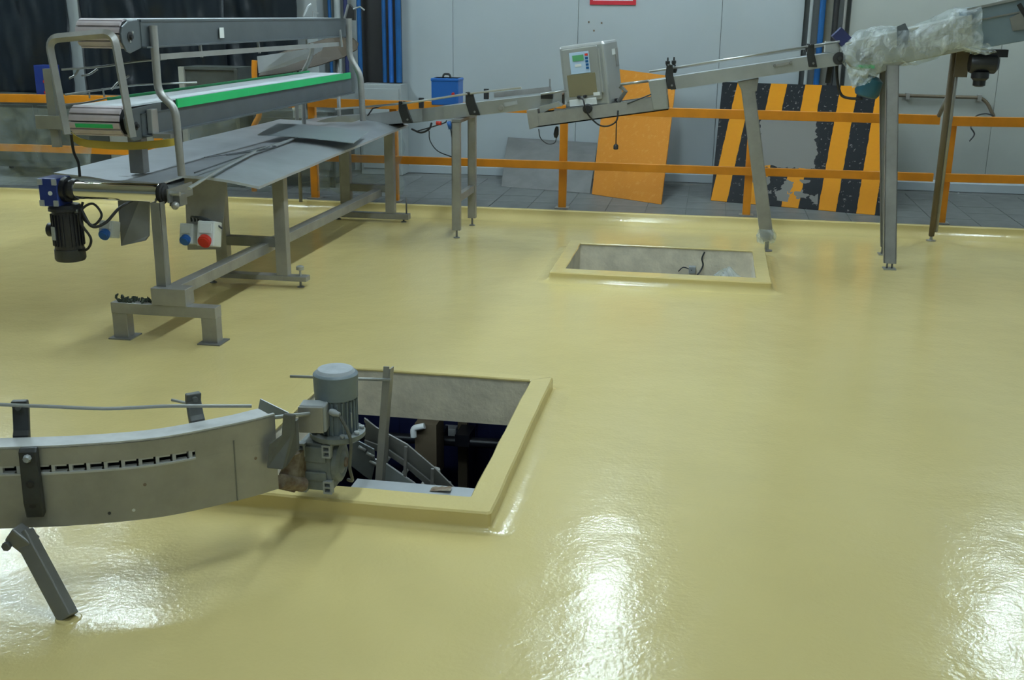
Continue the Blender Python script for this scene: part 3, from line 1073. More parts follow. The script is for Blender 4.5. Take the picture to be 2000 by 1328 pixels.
def right_leaf(u, v):
    a, bq = V((-3.415, 6.77, .957)).lerp(V((-3.455, 10.72, .972)), v), V((-2.95, 6.93, .880)).lerp(V((-2.925, 10.62, .948)), v)
    q = a.lerp(bq, u)
    q.z += .006 * nz(q.x * 2.5, q.y * 1.3, 4) + .014 * math.sin(math.pi * u)
    return q


MB().sheet(right_leaf, 10, 20, .018, (0, 0, 1)).build('right_leaf', M['table'], T)
MB().tube([P(369, 368, .945), P(430, 330, .985), P(500, 295, .99), P(580, 269, .99)], .011, 8).build('centre_rod', M['steel_lt'], T)
MB().tube([(-3.30, 6.72, .985), (-3.36, 8.0, .992), (-3.43, 9.3, .995)], .005, 6).build('wire', M['cable'], T)
MB().tube(smooth_path([(-3.62, 7.55, .975), (-3.50, 7.85, .975), (-3.40, 8.15, .992), (-3.33, 8.2, .99), (-3.36, 7.9, .99), (-3.47, 7.6, .99)]), .005, 6).build('wire', M['cable'], T)
# bent side posts that carry the belts
def bent_post(pts, r=.024):
    MB().tube(fillet(pts, .06, 4), r, 10).build('bent_post', M['steel'], T)


bent_post([PY(299, 50, 6.5), PY(309, 182, 6.5), PY(342, 210, 6.5), PY(355, 343, 6.5)], .025)
bent_post([PY(681, 36, 10.15), PY(683, 112, 10.15), PY(704, 146, 10.15), PY(709, 236, 10.15)], .030)
bent_post([PY(611, 85, 10.4), PY(607, 113, 10.4), PY(590, 145, 10.4), V((PY(590, 145, 10.4).x, 10.4, .95))], .022)
MB().box((-3.80, 6.80, .955), (-3.70, 6.88, 1.245)).build('support_post', M['steel'], T, bev=.004)
# hanging plates with sockets under the near end
b = MB()
b.prism([(-3.515, 7.0, .94), (-3.20, 7.0, .93), (-3.285, 7.0, .42), (-3.53, 7.0, .405)], (0, .006, 0))
b.build('socket_plate', M['steel'], T)
b = MB()
b.prism([(-3.86, 6.72, .945), (-3.625, 6.72, .945), (-3.64, 6.68, .56), (-3.66, 6.66, .53), (-3.80, 6.60, .50)], (0.004, .012, 0))
b.build('hanging_plate', M['steel_dk'], T, bev=.002)


def socket(px, py, Y, wd, ht, dp, lid, tilt, nm='socket_outlet'):
    c = PY(px, py, Y)
    ax = [V((1, 0, 0)), V((0, math.cos(tilt), math.sin(tilt))), V((0, -math.sin(tilt), math.cos(tilt)))]
    o = MB().obox(c, ax, (wd, dp, ht)).build(nm, M['white'], T, bev=.008)
    b = MB()
    b.lathe(c - ax[2] * ht * .25 - ax[1] * dp * .45, ax[1] * -1 - ax[2] * .7, [(0, wd * .36), (.03, wd * .36), (.034, wd * .28), (.04, wd * .28)], 20)
    b.build('socket_lid', M[lid], o)
    MB().obox(c - ax[1] * (dp / 2 + .004) + ax[2] * ht * .2, ax, (wd * .7, .008, ht * .4)).build('cover', M['white'], o, bev=.003)


socket(370, 457, 6.93, .10, .14, .10, 'blue', -.25)
socket(409, 457, 6.90, .125, .17, .12, 'red', -.25)
socket(214, 448, 6.55, .10, .11, .10, 'blue', -.25)
b = MB()
for k in range(3):
    x = -3.46 + .025 * k
    b.tube(smooth_path([(x, 6.95, .62), (x + .03, 6.9, .66), (x + .11, 6.9, .64), (x + .18, 6.93, .58)]), .007, 6)
b.build('cable', M['cable'], T)
# gear motor at the roller's left end
g = MB()
g.box((-4.105, 6.22, .815), (-3.975, 6.38, .992))
gb = g.build('gearbox', M['bluegear'], T, bev=.008)
for x in (-4.10, -4.005):
    for z in (.82, .952):
        MB().box((x, 6.208, z), (x + .028, 6.221, z + .036)).build('mounting_pad', M['grey'], gb)
MB().lathe((-4.025, 6.22, .90), (0, -1, 0), [(0, .014), (.006, .014)], 10).build('plug_screw', M['white'], gb)
MB().lathe((-3.975, YR, ZR), (1, 0, 0), [(0, .078), (.03, .078), (.035, .06), (.055, .06), (.06, .07), (.085, .064)], 24).build('hub', M['blackmotor'], T)
mx, my = -3.990, 6.31
b = MB()
b.lathe((mx, my, .80), (0, 0, -1), [(-.02, .085), (.0, .105), (.018, .105), (.022, .086), (.30, .090), (.335, .082), (.345, .06)], 28)
for k in range(24):
    a = 2 * math.pi * k / 24
    d = V((math.cos(a), math.sin(a), 0))
    b.obox(V((mx, my, .66)) + d * .091, (d, d.cross(V((0, 0, 1))), V((0, 0, 1))), (.012, .006, .20))
mo = b.build('motor', M['blackmotor'], T)
MB().lathe((mx, my, .535), (0, 0, -1), [(0, .094), (.06, .096), (.075, .088), (.08, .07)], 28).build('fan_cover', M['bracket'], mo)
MB().lathe((mx - .085, my - .02, .655), (-1, 0, 0), [(0, .045), (.03, .045), (.038, .035)], 16).build('terminal_box', M['blackmotor'], mo)
MB().obox((mx - .045, my - .091, .645), (V((1, -.4, 0)), V((.4, 1, 0)), V((0, 0, 1))), (.032, .006, .085)).build('name_plate', M['grey'], mo)
for sx in (-1, 1):
    MB().lathe((mx + sx * .09, my - .03, .775), (0, 0, 1), [(0, .014), (.02, .014)], 6).build('flange_bolt', M['greygear'], mo)
MB().tube(smooth_path([(mx + .07, my - .03, .53), (-3.83, 6.25, .55), (-3.80, 6.25, .62), (-3.86, 6.25, .72), (-3.85, 6.27, .80), (-3.79, 6.3, .83), (-3.74, 6.3, .76), (-3.79, 6.27, .70), (-3.87, 6.28, .76), (-3.86, 6.3, .84)]), .008, 8).build('motor_cable', M['rubber'], T)
MB().tube(smooth_path([(-3.86, 6.27, .80), (-3.78, 6.24, .70), (-3.70, 6.27, .72), (-3.64, 6.34, .80), (-3.58, 6.45, .85)]), .010, 8).build('motor_cable', M['rubber'], T)
MB().tube(smooth_path([PY(156, 345, 6.42), PY(153, 318, 6.42), PY(145, 300, 6.40), PY(141, 280, 6.38), PY(139, 262, 6.35)]), .009, 8).build('sensor_cable', M['rubber'], T)

# clump of debris on the portal foot
b = MB()
for k in range(46):
    x = random.uniform(-3.64, -3.40)
    c = V((x, random.uniform(6.17, 6.24), .236 + random.uniform(0, .016) + .02 * math.exp(-((x + 3.63) / .03) ** 2)))
    b.obox(c, (V((random.uniform(-1, 1), random.uniform(-1, 1), .5)), V((1, random.uniform(-1, 1), 0)), V((0, .4, 1))), (random.uniform(.010, .030), .012, random.uniform(.008, .026)))
o = b.build('debris', M['moss'])
o['kind'] = 'stuff'
tag(o, 'ragged dark debris lying on the front portal foot of the packing table', 'debris')

# loose steel sheet on the table
c1, c2, c3, c4 = P(503, 263, 1.01), P(690, 279, .985), P(719, 257, 1.0), P(541, 241, 1.05)


def loose(u, v):
    return (c1.lerp(c2, u)).lerp(c4.lerp(c3, u), v) + V((0, 0, .010 * math.sin(math.pi * u)))


tag(MB().sheet(loose, 10, 6, .006, (0, 0, 1)).build('loose_sheet', M['sheet']),
    'loose grey steel sheet lying across the far half of the packing table', 'sheet')

# ================================================================ TWO BELT CONVEYORS ABOVE THE TABLE
def belt_conveyor(label, xl, xr, xs, ya, yb, zlo, zhi, rad, green, hub_px):
    t = thing('belt_conveyor', label, 'conveyor', ((xl + xr) / 2, (ya + yb) / 2, zlo), 'belt conveyors above the packing table')
    zc = zhi - rad
    # belt loop
    n = 10
    loop = [V((0, yb - rad, zhi)), V((0, ya + rad, zhi))]
    loop2 = []
    for k in range(n + 1):
        a = R(90 + 180 * k / n)
        loop2.append(V((0, ya + rad + rad * math.cos(a), zc + rad * math.sin(a))))
    loop3 = []
    for k in range(n + 1):
        a = R(-90 + 180 * k / n)
        loop3.append(V((0, yb - rad + rad * math.cos(a), zc + rad * math.sin(a))))
    lp = loop2 + loop3
    b = MB()
    A, B_ = [q + V((xl + .006, 0, 0)) for q in lp], [q + V((xr - .006, 0, 0)) for q in lp]
    N = len(lp)
    b.add(A + B_, [(k, (k + 1) % N, N + (k + 1) % N, N + k) for k in range(N)], True)
    b.add(A, [tuple(range(N))])
    b.add(B_, [tuple(range(N))])
    b.build('belt', M['rubber'], t)
    # moulded slats proud of the belt round the near drum, then the long top run
    for k in range(7):
        a0, a1 = R(92 + 30 * k), R(92 + 30 * k + 26)
        ri, ro = rad + .001, rad + .012
        pr = [V((xl, ya + rad + r_ * math.cos(a), zc + r_ * math.sin(a))) for r_, a in ((ri, a0), (ro, a0 + .03), (ro, (a0 + a1) / 2), (ro, a1 - .03), (ri, a1))]
        s = MB().prism(pr, (xr - xl, 0, 0)).build('belt_slat', M['belt'], t)
        if green and k == 3:
            am = (a0 + a1) / 2
            rd = V((0, math.cos(am), math.sin(am)))
            MB().obox(V(((xl + xr) / 2, ya + rad, zc)) + rd * (ro + .001), (V((1, 0, 0)), rd.cross(V((1, 0, 0))), rd), ((xr - xl) * .74, rad * .30, .006)).build('green_insert', M['green'], s)
    MB().box((xl, ya + rad + .02, zhi + .001), (xr, yb - rad, zhi + .010)).build('top_run', M['belt_w'], t)
    for x, w_ in ((xl - .022, .014), (xs - .012, .014)):
        b = MB()
        b.box((x, ya + .16, zlo), (x + w_, yb, zhi + (0 if not green else -.04)))
        b.box((x - .006, ya + .16, zhi + (-.006 if not green else -.046)), (x + w_ + .006, yb, zhi + (.008 if not green else -.04)))
        b.box((x - .03 * (x < xl), ya + .16, zlo), (x + w_ + .03 * (x > xl), yb, zlo + .01))
        b.build('side_panel', M['side'], t)
    MB().box((xl, yb - .2, zlo + .02), (xr, yb - .17, zhi - .02)).build('cross_member', M['steel_dk'], t)
    return t


UC = belt_conveyor('upper belt conveyor with plain steel sides over the packing table', -3.755, -3.475, -3.425, 6.24, 10.32, 1.778, 1.938, .075, False, (248, 72))
LC = belt_conveyor('lower belt conveyor with a bright green wear strip along its edge', -3.845, -3.515, -3.46, 6.22, 10.5, 1.245, 1.428, .080, True, (262, 250))


def end_plate(t, px_pts, X, hub, sz=.02):
    MB().prism([PX(*q, X) for q in px_pts], (.012, 0, 0)).build('end_plate', M['side'], t, bev=.003)
    c = PX(*hub, X)
    MB().lathe(c + V((.010, 0, 0)), (1, 0, 0), [(0, sz), (.005, sz), (.006, sz * .5), (.02, sz * .45)], 14).build('bearing', M['rubber'], t)
    for q in ((.6, .8), (.75, .2)):
        p = PX(px_pts[0][0] * (1 - q[0]) + px_pts[3][0] * q[0], px_pts[0][1] * .5 + hub[1] * .5 + 30 * (q[1] - .4), X)
        MB().lathe(p + V((.011, 0, 0)), (1, 0, 0), [(0, .009), (.006, .008)], 8).build('bolt', M['steel_lt'], t)


end_plate(UC, [(233, 66), (236, 52), (247, 41), (262, 39), (292, 40), (293, 82), (284, 88), (252, 104), (244, 100), (236, 84)], -3.44, (250, 72), .03)
end_plate(LC, [(240, 232), (246, 217), (258, 212), (311, 200), (312, 226), (312, 258), (300, 264), (259, 276), (252, 270), (243, 250)], -3.475, (262, 246), .026)
# upper conveyor: hangers and flat guide strip under it, sticker, end bracket
s0, s1 = PY(312, 111, 6.6), PY(662, 86, 10.0)
MB().beam(s0, s1, .012, .035).build('guide_strip', M['steel_lt'], UC)
for px, ya, yb, Y in ((390, 84, 112, 7.25), (503, 75, 104, 8.3), (597, 68, 96, 9.3), (664, 58, 92, 10.0)):
    MB().beam(PY(px, ya, Y), PY(px + 4, yb, Y), .022, .014).build('hanger', M['steel_lt'], UC)
c = PX(433, 64, -3.41)
MB().box((-3.411, c.y - .035, c.z - .035), (-3.4085, c.y + .035, c.z + .035)).build('sticker', M['white'], UC)
b = MB()
b.prism([PY(676, 10, 10.2), PY(682, 8, 10.2), PY(692, 20, 10.2), PY(692, 40, 10.2), PY(676, 38, 10.2)], (0, .05, 0))
b.build('end_bracket', M['rubber'], UC)
MB().beam(PY(673, 36, 10.15), PY(680, 9, 10.15), .035, .012).build('end_flap', M['steel_lt'], UC)
MB().tube([PY(690, 18, 10.2), PY(703, 13, 10.2), PY(712, 20, 10.2)], .008, 6).build('wire_end', M['steel_lt'], UC)
for q in (((592, 32), (602, 12), (608, 8)), ((611, 33), (611, 22), (622, 26))):
    MB().tube([PY(*k, 10.1) for k in q], .009, 6).build('wire_end', M['steel_lt'], UC)
# inverted U frame at the near end
pts = fillet([PY(131, 262, 6.14), PY(94, 76, 6.14), PY(222, 64, 6.14), PY(259, 268, 6.14)], .07, 6)
MB().tube(pts, .027, 4).build('end_frame', M['steel'], UC)
# lower conveyor: green strip, side upright with plate, thin guide rods
ga, gb_ = PX(346, 198, -3.44).y, 10.42
MB().box((-3.452, ga, 1.388), (-3.438, gb_, 1.446)).build('wear_strip', M['green'], LC, bev=.002)
MB().box((-3.86, 6.7, 1.425), (-3.85, 10.42, 1.455)).build('wear_strip', M['green'], LC)
p, q = PY(93, 134, 6.5), PY(112, 287, 6.5)
MB().beam(p, q, .055, .03).build('side_upright', M['crate_lt'], LC)
c = PY(92, 238, 6.45)
MB().box((c.x - .075, c.y - .01, c.z - .045), (c.x + .13, c.y + .004, c.z + .04)).build('bracket_plate', M['crate_lt'], LC, bev=.002)
MB().box((c.x, c.y, c.z - .05), (-3.84, c.y + .06, c.z - .03)).build('bracket_arm', M['steel_dk'], LC)
for pts, r_ in ((((120, 136, 6.3), (200, 130, 6.5), (260, 121, 6.7), (325, 115, 6.9)), .007), (((127, 185, 6.3), (200, 175, 6.5), (270, 166, 6.8), (384, 161, 7.2)), .007),
                (((136, 153, 6.35), (146, 147, 6.4), (153, 136, 6.4)), .007), (((160, 148, 6.4), (175, 145, 6.45), (190, 135, 6.5)), .007),
                (((218, 175, 6.5), (230, 162, 6.55), (238, 158, 6.6), (252, 148, 6.6)), .007), (((174, 176, 6.5), (175, 192, 6.5)), .006), (((200, 172, 6.5), (204, 190, 6.5)), .006),
                (((125, 205, 6.4), (170, 200, 6.6), (215, 190, 6.9)), .006)):
    MB().tube(smooth_path([PY(*k) for k in pts], 4), r_, 6).build('guide_rod', M['rod'], LC)
# yellow tray beneath the lower belt
b = MB()
pth = smooth_path([PY(140, 266, 6.42), PY(160, 278, 6.4), PY(200, 283, 6.45), PY(260, 285, 6.5), PY(320, 280, 6.55), PY(343, 276, 6.6)], 6)
b.sweep(pth, [(-.004, -.024), (.004, -.024), (.004, .024), (-.004, .024)], smooth=True)
b.build('yellow_guard', M['yellowpipe'], LC)
MB().box((-3.42, 6.43, 1.235), (-3.30, 6.53, 1.262)).build('post_clamp', M['steel_dk'], LC)
b = MB()
b.box((-3.455, 6.44, 1.26), (-3.42, 6.52, 1.41))
b.build('post_clamp', M['steel_lt'], LC, bev=.004)

# curved metal chute beyond the belts
t = thing('curved_chute', 'curved grey metal chute with brown tray at the far end of the belts', 'chute', PY(600, 115, 10.7))
tray = [PY(505, 148, 10.62), PY(560, 142, 10.66), PY(620, 128, 10.72), PY(670, 112, 10.8), PY(697, 96, 10.9), PY(700, 84, 11.0), PY(690, 74, 11.0), PY(650, 72, 10.95), PY(590, 88, 10.9), PY(520, 112, 10.75)]
MB().prism(tray, (0, .008, -.006)).build('tray', M['traybrown'], t)
wl = [PY(502, 110, 10.58), PY(560, 102, 10.58), PY(632, 90, 10.6), PY(628, 98, 10.6), PY(606, 112, 10.6), PY(556, 130, 10.58), PY(505, 143, 10.56)]
MB().prism(wl, (0, .012, 0)).build('side_wall', M['table'], t)
c = PY(585, 104, 10.6)
MB().box((c.x - .012, c.y - .012, c.z - .03), (c.x + .012, c.y, c.z + .03)).build('latch', M['steel_dk'], t)
cx = PY(640, 110, 10.85)
for dx in (-.35, .1):
    MB().tube([(cx.x + dx, 10.85, ZS), (cx.x + dx, 10.85, cx.z - .03)], .02, 8).build('leg', M['steel_dk'], t)

# ================================================================ SLAT CONVEYOR LINE
SL = thing('slat_conveyor', 'narrow slat conveyor leaving the packing table on twin legs', 'conveyor', (-2.26, 10.15, 0), 'conveyor line along the wall')
sp = smooth_path([PY(606, 243, 10.60), PY(624, 235, 10.74), PY(655, 228, 10.80), PY(700, 224, 10.74), PY(745, 220, 10.50), PY(792, 215, 10.18), PY(850, 209, 10.0), PY(975, 195, 10.0), PY(1098, 181, 10.0)], 6)
SW = .20
MB().sweep(sp, [(0, -.118), (.006, -.118), (.006, 0), (0, 0)]).build('side_panel', M['steel_lt'], SL)
MB().sweep(sp, [(-SW - .006, -.118), (-SW, -.118), (-SW, 0), (-SW - .006, 0)]).build('side_panel', M['steel_lt'], SL)
MB().sweep(sp, [(-SW + .004, -.02), (-.004, -.02), (-.004, -.004), (-SW + .004, -.004)]).build('slat_chain', M['table'], SL)
MB().sweep(sp, [(-SW + .004, -.115), (-.004, -.115), (-.004, -.105), (-SW + .004, -.105)]).build('belly_pan', M['steel_dk'], SL)
for yy, zt in ((9.95, 1.07), (10.30, 1.07)):
    pass
for (x, y, zt) in ((-2.265, 9.83, 1.06), (-2.258, 10.48, 1.06)):
    b = MB()
    b.box((x - .038, y - .03, .075), (x + .038, y - .022, zt))
    b.box((x - .038, y - .03, .075), (x - .030, y + .03, zt))
    b.box((x + .030, y - .03, .075), (x + .038, y + .03, zt))
    b.build('leg', M['steel'], SL, bev=.001)
    MB().tube([(x, y, .004), (x, y, .09)], .010, 8).lathe((x, y, 0), (0, 0, 1), [(0, .03), (.006, .03), (.012, .012)], 12).build('screw_foot', M['steel_dk'], SL)
MB().box((-2.285, 9.86, .33), (-2.235, 10.45, .40)).build('cross_bar', M['steel'], SL, bev=.003)
MB().box((-2.30, 9.80, 1.055), (-2.22, 10.51, 1.085)).build('cross_bar', M['steel_dk'], SL)


def slant_bracket(px0, y0, px1, y1, Y, wpx, t, nm='rail_bracket', mtl='black', dp=.03):
    p, q = PY(px0, y0, Y), PY(px1, y1, Y)
    wd = wpx * .0048
    m_ = p.lerp(q, .45) + V((-.012, 0, 0))
    b = MB()
    pts = [p + V((-wd * .4, 0, 0)), p + V((wd * .4, 0, 0)), m_ + V((wd * .55, 0, 0)), q + V((wd * .6, 0, 0)), q + V((-wd * .6, 0, 0)), m_ + V((-wd * .55, 0, 0))]
    b.prism(pts, (0, dp, 0))
    o = b.build(nm, M[mtl], t, bev=.004)
    MB().lathe(p + V((0, -.001, -.01)), (0, -1, 0), [(0, .014), (.01, .014), (.016, .008)], 10).build('knob', M[mtl], o)
    MB().lathe(q + V((0, -.001, .03)), (0, -1, 0), [(0, .010), (.006, .009)], 8).build('bolt', M['steel_dk'], o)


slant_bracket(785, 198, 796, 240, 9.93, 17, SL)
slant_bracket(916, 180, 927, 225, 9.95, 17, SL)
for px, y0, y1 in ((823, 192, 209), (950, 173, 193)):
    c = PY(px, (y0 + y1) / 2, 10.25)
    MB().box((c.x - .022, c.y - .02, c.z - .05), (c.x + .022, c.y + .02, c.z + .045)).build('rear_bracket', M['black'], SL, bev=.004)
MB().tube(smooth_path([PY(655, 213, 10.76), PY(710, 209, 10.6), PY(786, 202, 9.93), PY(850, 193, 9.93), PY(916, 183, 9.95), PY(1018, 171, 9.95)], 5), .010, 8).build('guide_rail', M['steel_lt'], SL)
MB().tube([PY(718, 226, 10.66), PY(728, 212, 10.5), PY(745, 207, 10.3)], .007, 6).build('guide_hook', M['rubber'], SL)
a, c = PY(965, 186, 10.28), PY(1077, 174, 10.28)
MB().beam(a, c, .012, .05).build('rear_fence', M['steel'], SL)
MB().beam(PY(1074, 172, 10.28), PY(1074, 154, 10.28), .012, .012).build('stop_pin', M['steel_dk'], SL)
MB().lathe(PY(978, 211, 9.992), (0, -1, 0), [(0, .030), (.008, .030), (.010, .018), (.014, .018)], 16).build('idler', M['steel'], SL)
MB().beam(PY(985, 205, 9.99), PY(1010, 200, 9.99), .01, .035).build('cover_plate', M['table'], SL)
for y in (211, 223):
    MB().lathe(PY(897, y, 9.993), (0, -1, 0), [(0, .008), (.004, .007)], 8).build('bolt', M['steel_dk'], SL)
MB().tube(smooth_path([PY(804, 252, 10.0), PY(822, 259, 9.97), PY(838, 252, 9.97), PY(843, 240, 10.0)], 5), .009, 8).build('cable', M['rubber'], SL)
MB().tube(smooth_path([PY(815, 256, 10.02), PY(840, 249, 9.97), PY(868, 240, 9.97), PY(872, 236, 10.0)], 5), .006, 6).build('cable', M['rubber'], SL)
MB().tube(smooth_path([PY(838, 255, 10.0), PY(840, 275, 10.0), PY(855, 295, 10.0), PY(884, 307, 9.95)], 5), .005, 6).build('cable', M['cable'], SL)
MB().tube([PY(852, 240, 9.97), PY(862, 241, 9.97)], .018, 8).build('red_connector', M['red'], SL)
MB().tube([PY(876, 237, 9.97), PY(880, 252, 9.97)], .020, 8).build('blue_plug', M['blue'], SL)
MB().tube([PY(880, 252, 9.97), PY(884, 276, 9.97)], .005, 6).build('cable', M['cable'], SL)

# weighing unit bridging the two conveyors
WU = thing('weighing_unit', 'steel weighing box with keypad tilted on a channel between two conveyors', 'machine', PY(1165, 230, 9.95), 'conveyor line along the wall')
p, q = PY(1036, 237, 9.86), PY(1304, 201, 9.86)
b = MB()
sec = [(0, -.06), (.22, -.06)]
dv = (q - p).normalized()
upv = V((-dv.z, 0, dv.x))
for off, hh in ((0, .12), (.22, .12)):
    o0 = V((0, off, 0))
    b.hexa([p + o0 - upv * .06, q + o0 - upv * .06, q + o0 - upv * .06 + V((0, .008, 0)), p + o0 - upv * .06 + V((0, .008, 0)),
            p + o0 + upv * .06, q + o0 + upv * .06, q + o0 + upv * .06 + V((0, .008, 0)), p + o0 + upv * .06 + V((0, .008, 0))])
b.hexa([p - upv * .06, q - upv * .06, q - upv * .06 + V((0, .228, 0)), p - upv * .06 + V((0, .228, 0)),
        p - upv * .05, q - upv * .05, q - upv * .05 + V((0, .228, 0)), p - upv * .05 + V((0, .228, 0))])
b.build('channel_beam', M['steel'], WU)
b = MB()
b.prism([PY(1028, 216, 9.855), PY(1049, 213, 9.855), PY(1053, 246, 9.855), PY(1034, 253, 9.855)], (0, .235, 0))
b.build('end_post', M['steel'], WU, bev=.003)
b = MB()
b.prism([PY(1266, 158, 9.855), PY(1301, 153, 9.855), PY(1303, 212, 9.855), PY(1276, 214, 9.855)], (0, .235, 0))
b.build('end_post', M['steel_lt'], WU, bev=.003)
MB().beam(PY(1105, 212, 9.95), PY(1260, 196, 9.95), .16, .012).build('mounting_rail', M['steel_dk'], WU)
ya_, rr_ = R(-16), R(8.0)
A1 = V((math.cos(ya_), math.sin(ya_), 0))
A2 = V((-math.sin(ya_), math.cos(ya_), 0))
Ry = Matrix.Rotation(-rr_, 3, 'Y')
A1, A2, A3 = Ry @ A1, Ry @ A2, Ry @ V((0, 0, 1))
bc = PY(1155, 145, 10.08)
BW, BD, BH = .43, .34, .545
box_ = MB().obox(bc, (A1, A2, A3), (BW, BD, BH)).build('housing', M['box'], WU, bev=.022)
ff = bc - A2 * (BD / 2)
at = lambda x, z, d=0.0: ff + A1 * x + A3 * z - A2 * d
MB().obox(at(-.015, .015, .008), (A1, A2, A3), (.34, .02, .46)).build('door', M['box'], WU, bev=.008)
MB().obox(at(.166, .03, .010), (A1, A2, A3), (.018, .03, .38)).build('door_edge', M['box'], WU, bev=.004)
kp = MB().obox(at(-.02, .115, .020), (A1, A2, A3), (.185, .008, .185)).build('keypad', M['panelblue'], WU, bev=.004)
MB().obox(at(-.028, .158, .026), (A1, A2, A3), (.105, .006, .05)).build('display', M['screen'], kp)
MB().obox(at(.052, .180, .026), (A1, A2, A3), (.028, .006, .018)).build('stop_key', M['red'], kp)
for k in range(4):
    MB().obox(at(.052, .150 - .028 * k, .026), (A1, A2, A3), (.026, .006, .018)).build('key', M['bluepipe'], kp)
MB().obox(at(-.035, .095, .026), (A1, A2, A3), (.06, .004, .022)).build('label_strip', M['white'], kp)
MB().obox(at(-.02, -.075, .019), (A1, A2, A3), (.27, .006, .19)).build('floor_reflection', M['reflection'], WU, bev=.003)  # thin panel coloured as the floor mirrored in the lower door
MB().obox(at(-.03, -.225, .012), (A1, A2, A3), (.26, .02, .06)).build('lower_panel', M['white'], WU, bev=.004)
MB().obox(at(.11, -.165, .018), (A1, A2, A3), (.06, .012, .03)).build('sticker', M['white'], WU)
for x in (-.06, .0):
    MB().lathe(at(x, -.175, .012), -A2, [(0, .014), (.03, .014), (.034, .009)], 10).build('cable_gland', M['rubber'], WU)
sd = bc + A1 * (BW / 2)
MB().obox(sd + A3 * .12 + A2 * .10, (A1, A2, A3), (.02, .05, .16)).build('hinge', M['steel'], WU)
MB().obox(sd + A3 * .17 + A2 * .05, (A1, A2, A3), (.008, .09, .05)).build('side_label', M['white'], WU)
MB().tube(smooth_path([at(-.06, -.19, .03), PY(1139, 195, 9.75), PY(1143, 212, 9.74), PY(1152, 228, 9.78), PY(1170, 244, 9.8), PY(1188, 246, 9.82), PY(1204, 236, 9.82), PY(1207, 216, 9.84)], 6), .007, 8).build('cable', M['rubber'], WU)
for px, py in ((1129, 217), (1190, 211), (1208, 204)):
    c = PY(px, py, 9.98)
    MB().lathe(c - A3 * .03, A3, [(0, .035), (.02, .035), (.025, .018), (.06, .018), (.065, .03), (.085, .03)], 14).build('rubber_foot', M['rubber'], WU)
MB().lathe(PY(1148, 212, 9.80), (0, -1, 0), [(0, .042), (.03, .042), (.036, .03)], 18).build('hand_wheel', M['rubber'], WU)
MB().beam(PY(1083, 215, 9.9), PY(1134, 220, 9.9), .05, .03).build('load_arm', M['steel_dk'], WU)
b = MB()
b.prism([PY(1053, 208, 9.9), PY(1090, 199, 9.9), PY(1097, 207, 9.9), PY(1072, 214, 9.9), PY(1054, 226, 9.9)], (0, .14, 0))
b.build('end_shoe', M['steel_lt'], WU, bev=.003)
MB().tube([PY(1056, 184, 9.9), PY(1106, 177, 9.9)], .011, 8).build('guide_rail', M['steel_lt'], WU)
MB().box((PY(1056, 190, 9.92).x, 9.92, PY(1056, 193, 9.92).z), (PY(1078, 190, 9.92).x, 9.99, PY(1056, 184, 9.92).z)).build('rail_block', M['rubber'], WU)
MB().tube([PY(1211, 165, 9.9), PY(1268, 158, 9.9)], .012, 8).build('guide_rail', M['steel_lt'], WU)
MB().tube([PY(1211, 168, 9.92), PY(1222, 178, 9.92), PY(1208, 198, 9.95)], .02, 8).build('side_bracket', M['steel_dk'], WU)
MB().tube([PY(1225, 203, 9.84), PY(1272, 184, 9.84)], .006, 6).build('tie_rod', M['cable'], WU)
p0 = PY(1204, 234, 9.83)
MB().tube([p0, PY(1203, 283, 9.83)], .005, 6).build('hanging_cable', M['rubber'], WU)
MB().lathe(PY(1203, 281, 9.83), (0, 0, -1), [(0, .010), (.015, .022), (.045, .022), (.05, .012)], 10).build('hanging_plug', M['rubber'], WU)
MB().tube(smooth_path([PY(1052, 252, 9.95), PY(1056, 270, 9.95), PY(1070, 281, 9.95), PY(1084, 278, 9.95), PY(1087, 262, 9.95)], 5), .0045, 6).build('hanging_cable', M['cable'], WU)
MB().lathe(PY(1088, 247, 9.95), (-.1, 0, -1), [(0, .012), (.03, .02), (.07, .024), (.10, .014)], 10).build('hanging_plug', M['rubber'], WU)

# inclined conveyor
IC = thing('inclined_conveyor', 'rising steel conveyor with black rail brackets on one leaning leg', 'conveyor', (.3, 9.87, 0), 'conveyor line along the wall')
for Y in (9.80, 10.03):
    b = MB()
    b.prism([PY(1306, 151, 9.8), PY(1638, 101, 9.8), PY(1638, 128, 9.8), PY(1310, 176, 9.8)], (0, .008, 0))
    for k in range(len(b.v)):
        b.v[k].y += Y - 9.8
    b.build('side_panel', M['steel_lt'], IC)
p, q = PY(1306, 151, 9.8), PY(1638, 101, 9.8)
b = MB()
b.hexa([p + V((0, .01, -.012)), q + V((0, .01, -.012)), q + V((0, .228, -.012)), p + V((0, .228, -.012)), p + V((0, .01, -.002)), q + V((0, .01, -.002)), q + V((0, .228, -.002)), p + V((0, .228, -.002))])
b.build('belt', M['table'], IC)
for (a0, a1, Y) in (((1268, 140), (1640, 81), 9.80), ((1300, 136), (1640, 84), 10.0)):
    MB().tube([PY(*a0, Y), PY(*a1, Y)], .010, 8).build('guide_rail', M['steel_lt'], IC)
slant_bracket(1308, 126, 1312, 174, 9.768, 13, IC)
slant_bracket(1585, 86, 1588, 131, 9.768, 12, IC)
for px, y in ((1304, 124), (1316, 123), (1577, 97), (1318, 138)):
    c = PY(px, y, 9.84)
    MB().lathe(c, (0, 0, 1), [(-.02, .012), (0, .020), (.02, .020), (.022, .008), (.05, .006)], 10).build('knob', M['black'], IC)
MB().beam(PY(1512, 129, 9.79), PY(1546, 122, 9.79), .015, .022).build('sensor_bar', M['steel'], IC)
for px, py in ((1513, 128), (1544, 122)):
    MB().lathe(PY(px, py, 9.785), (0, -1, 0), [(0, .014), (.015, .012)], 10).build('bolt', M['steel_dk'], IC)
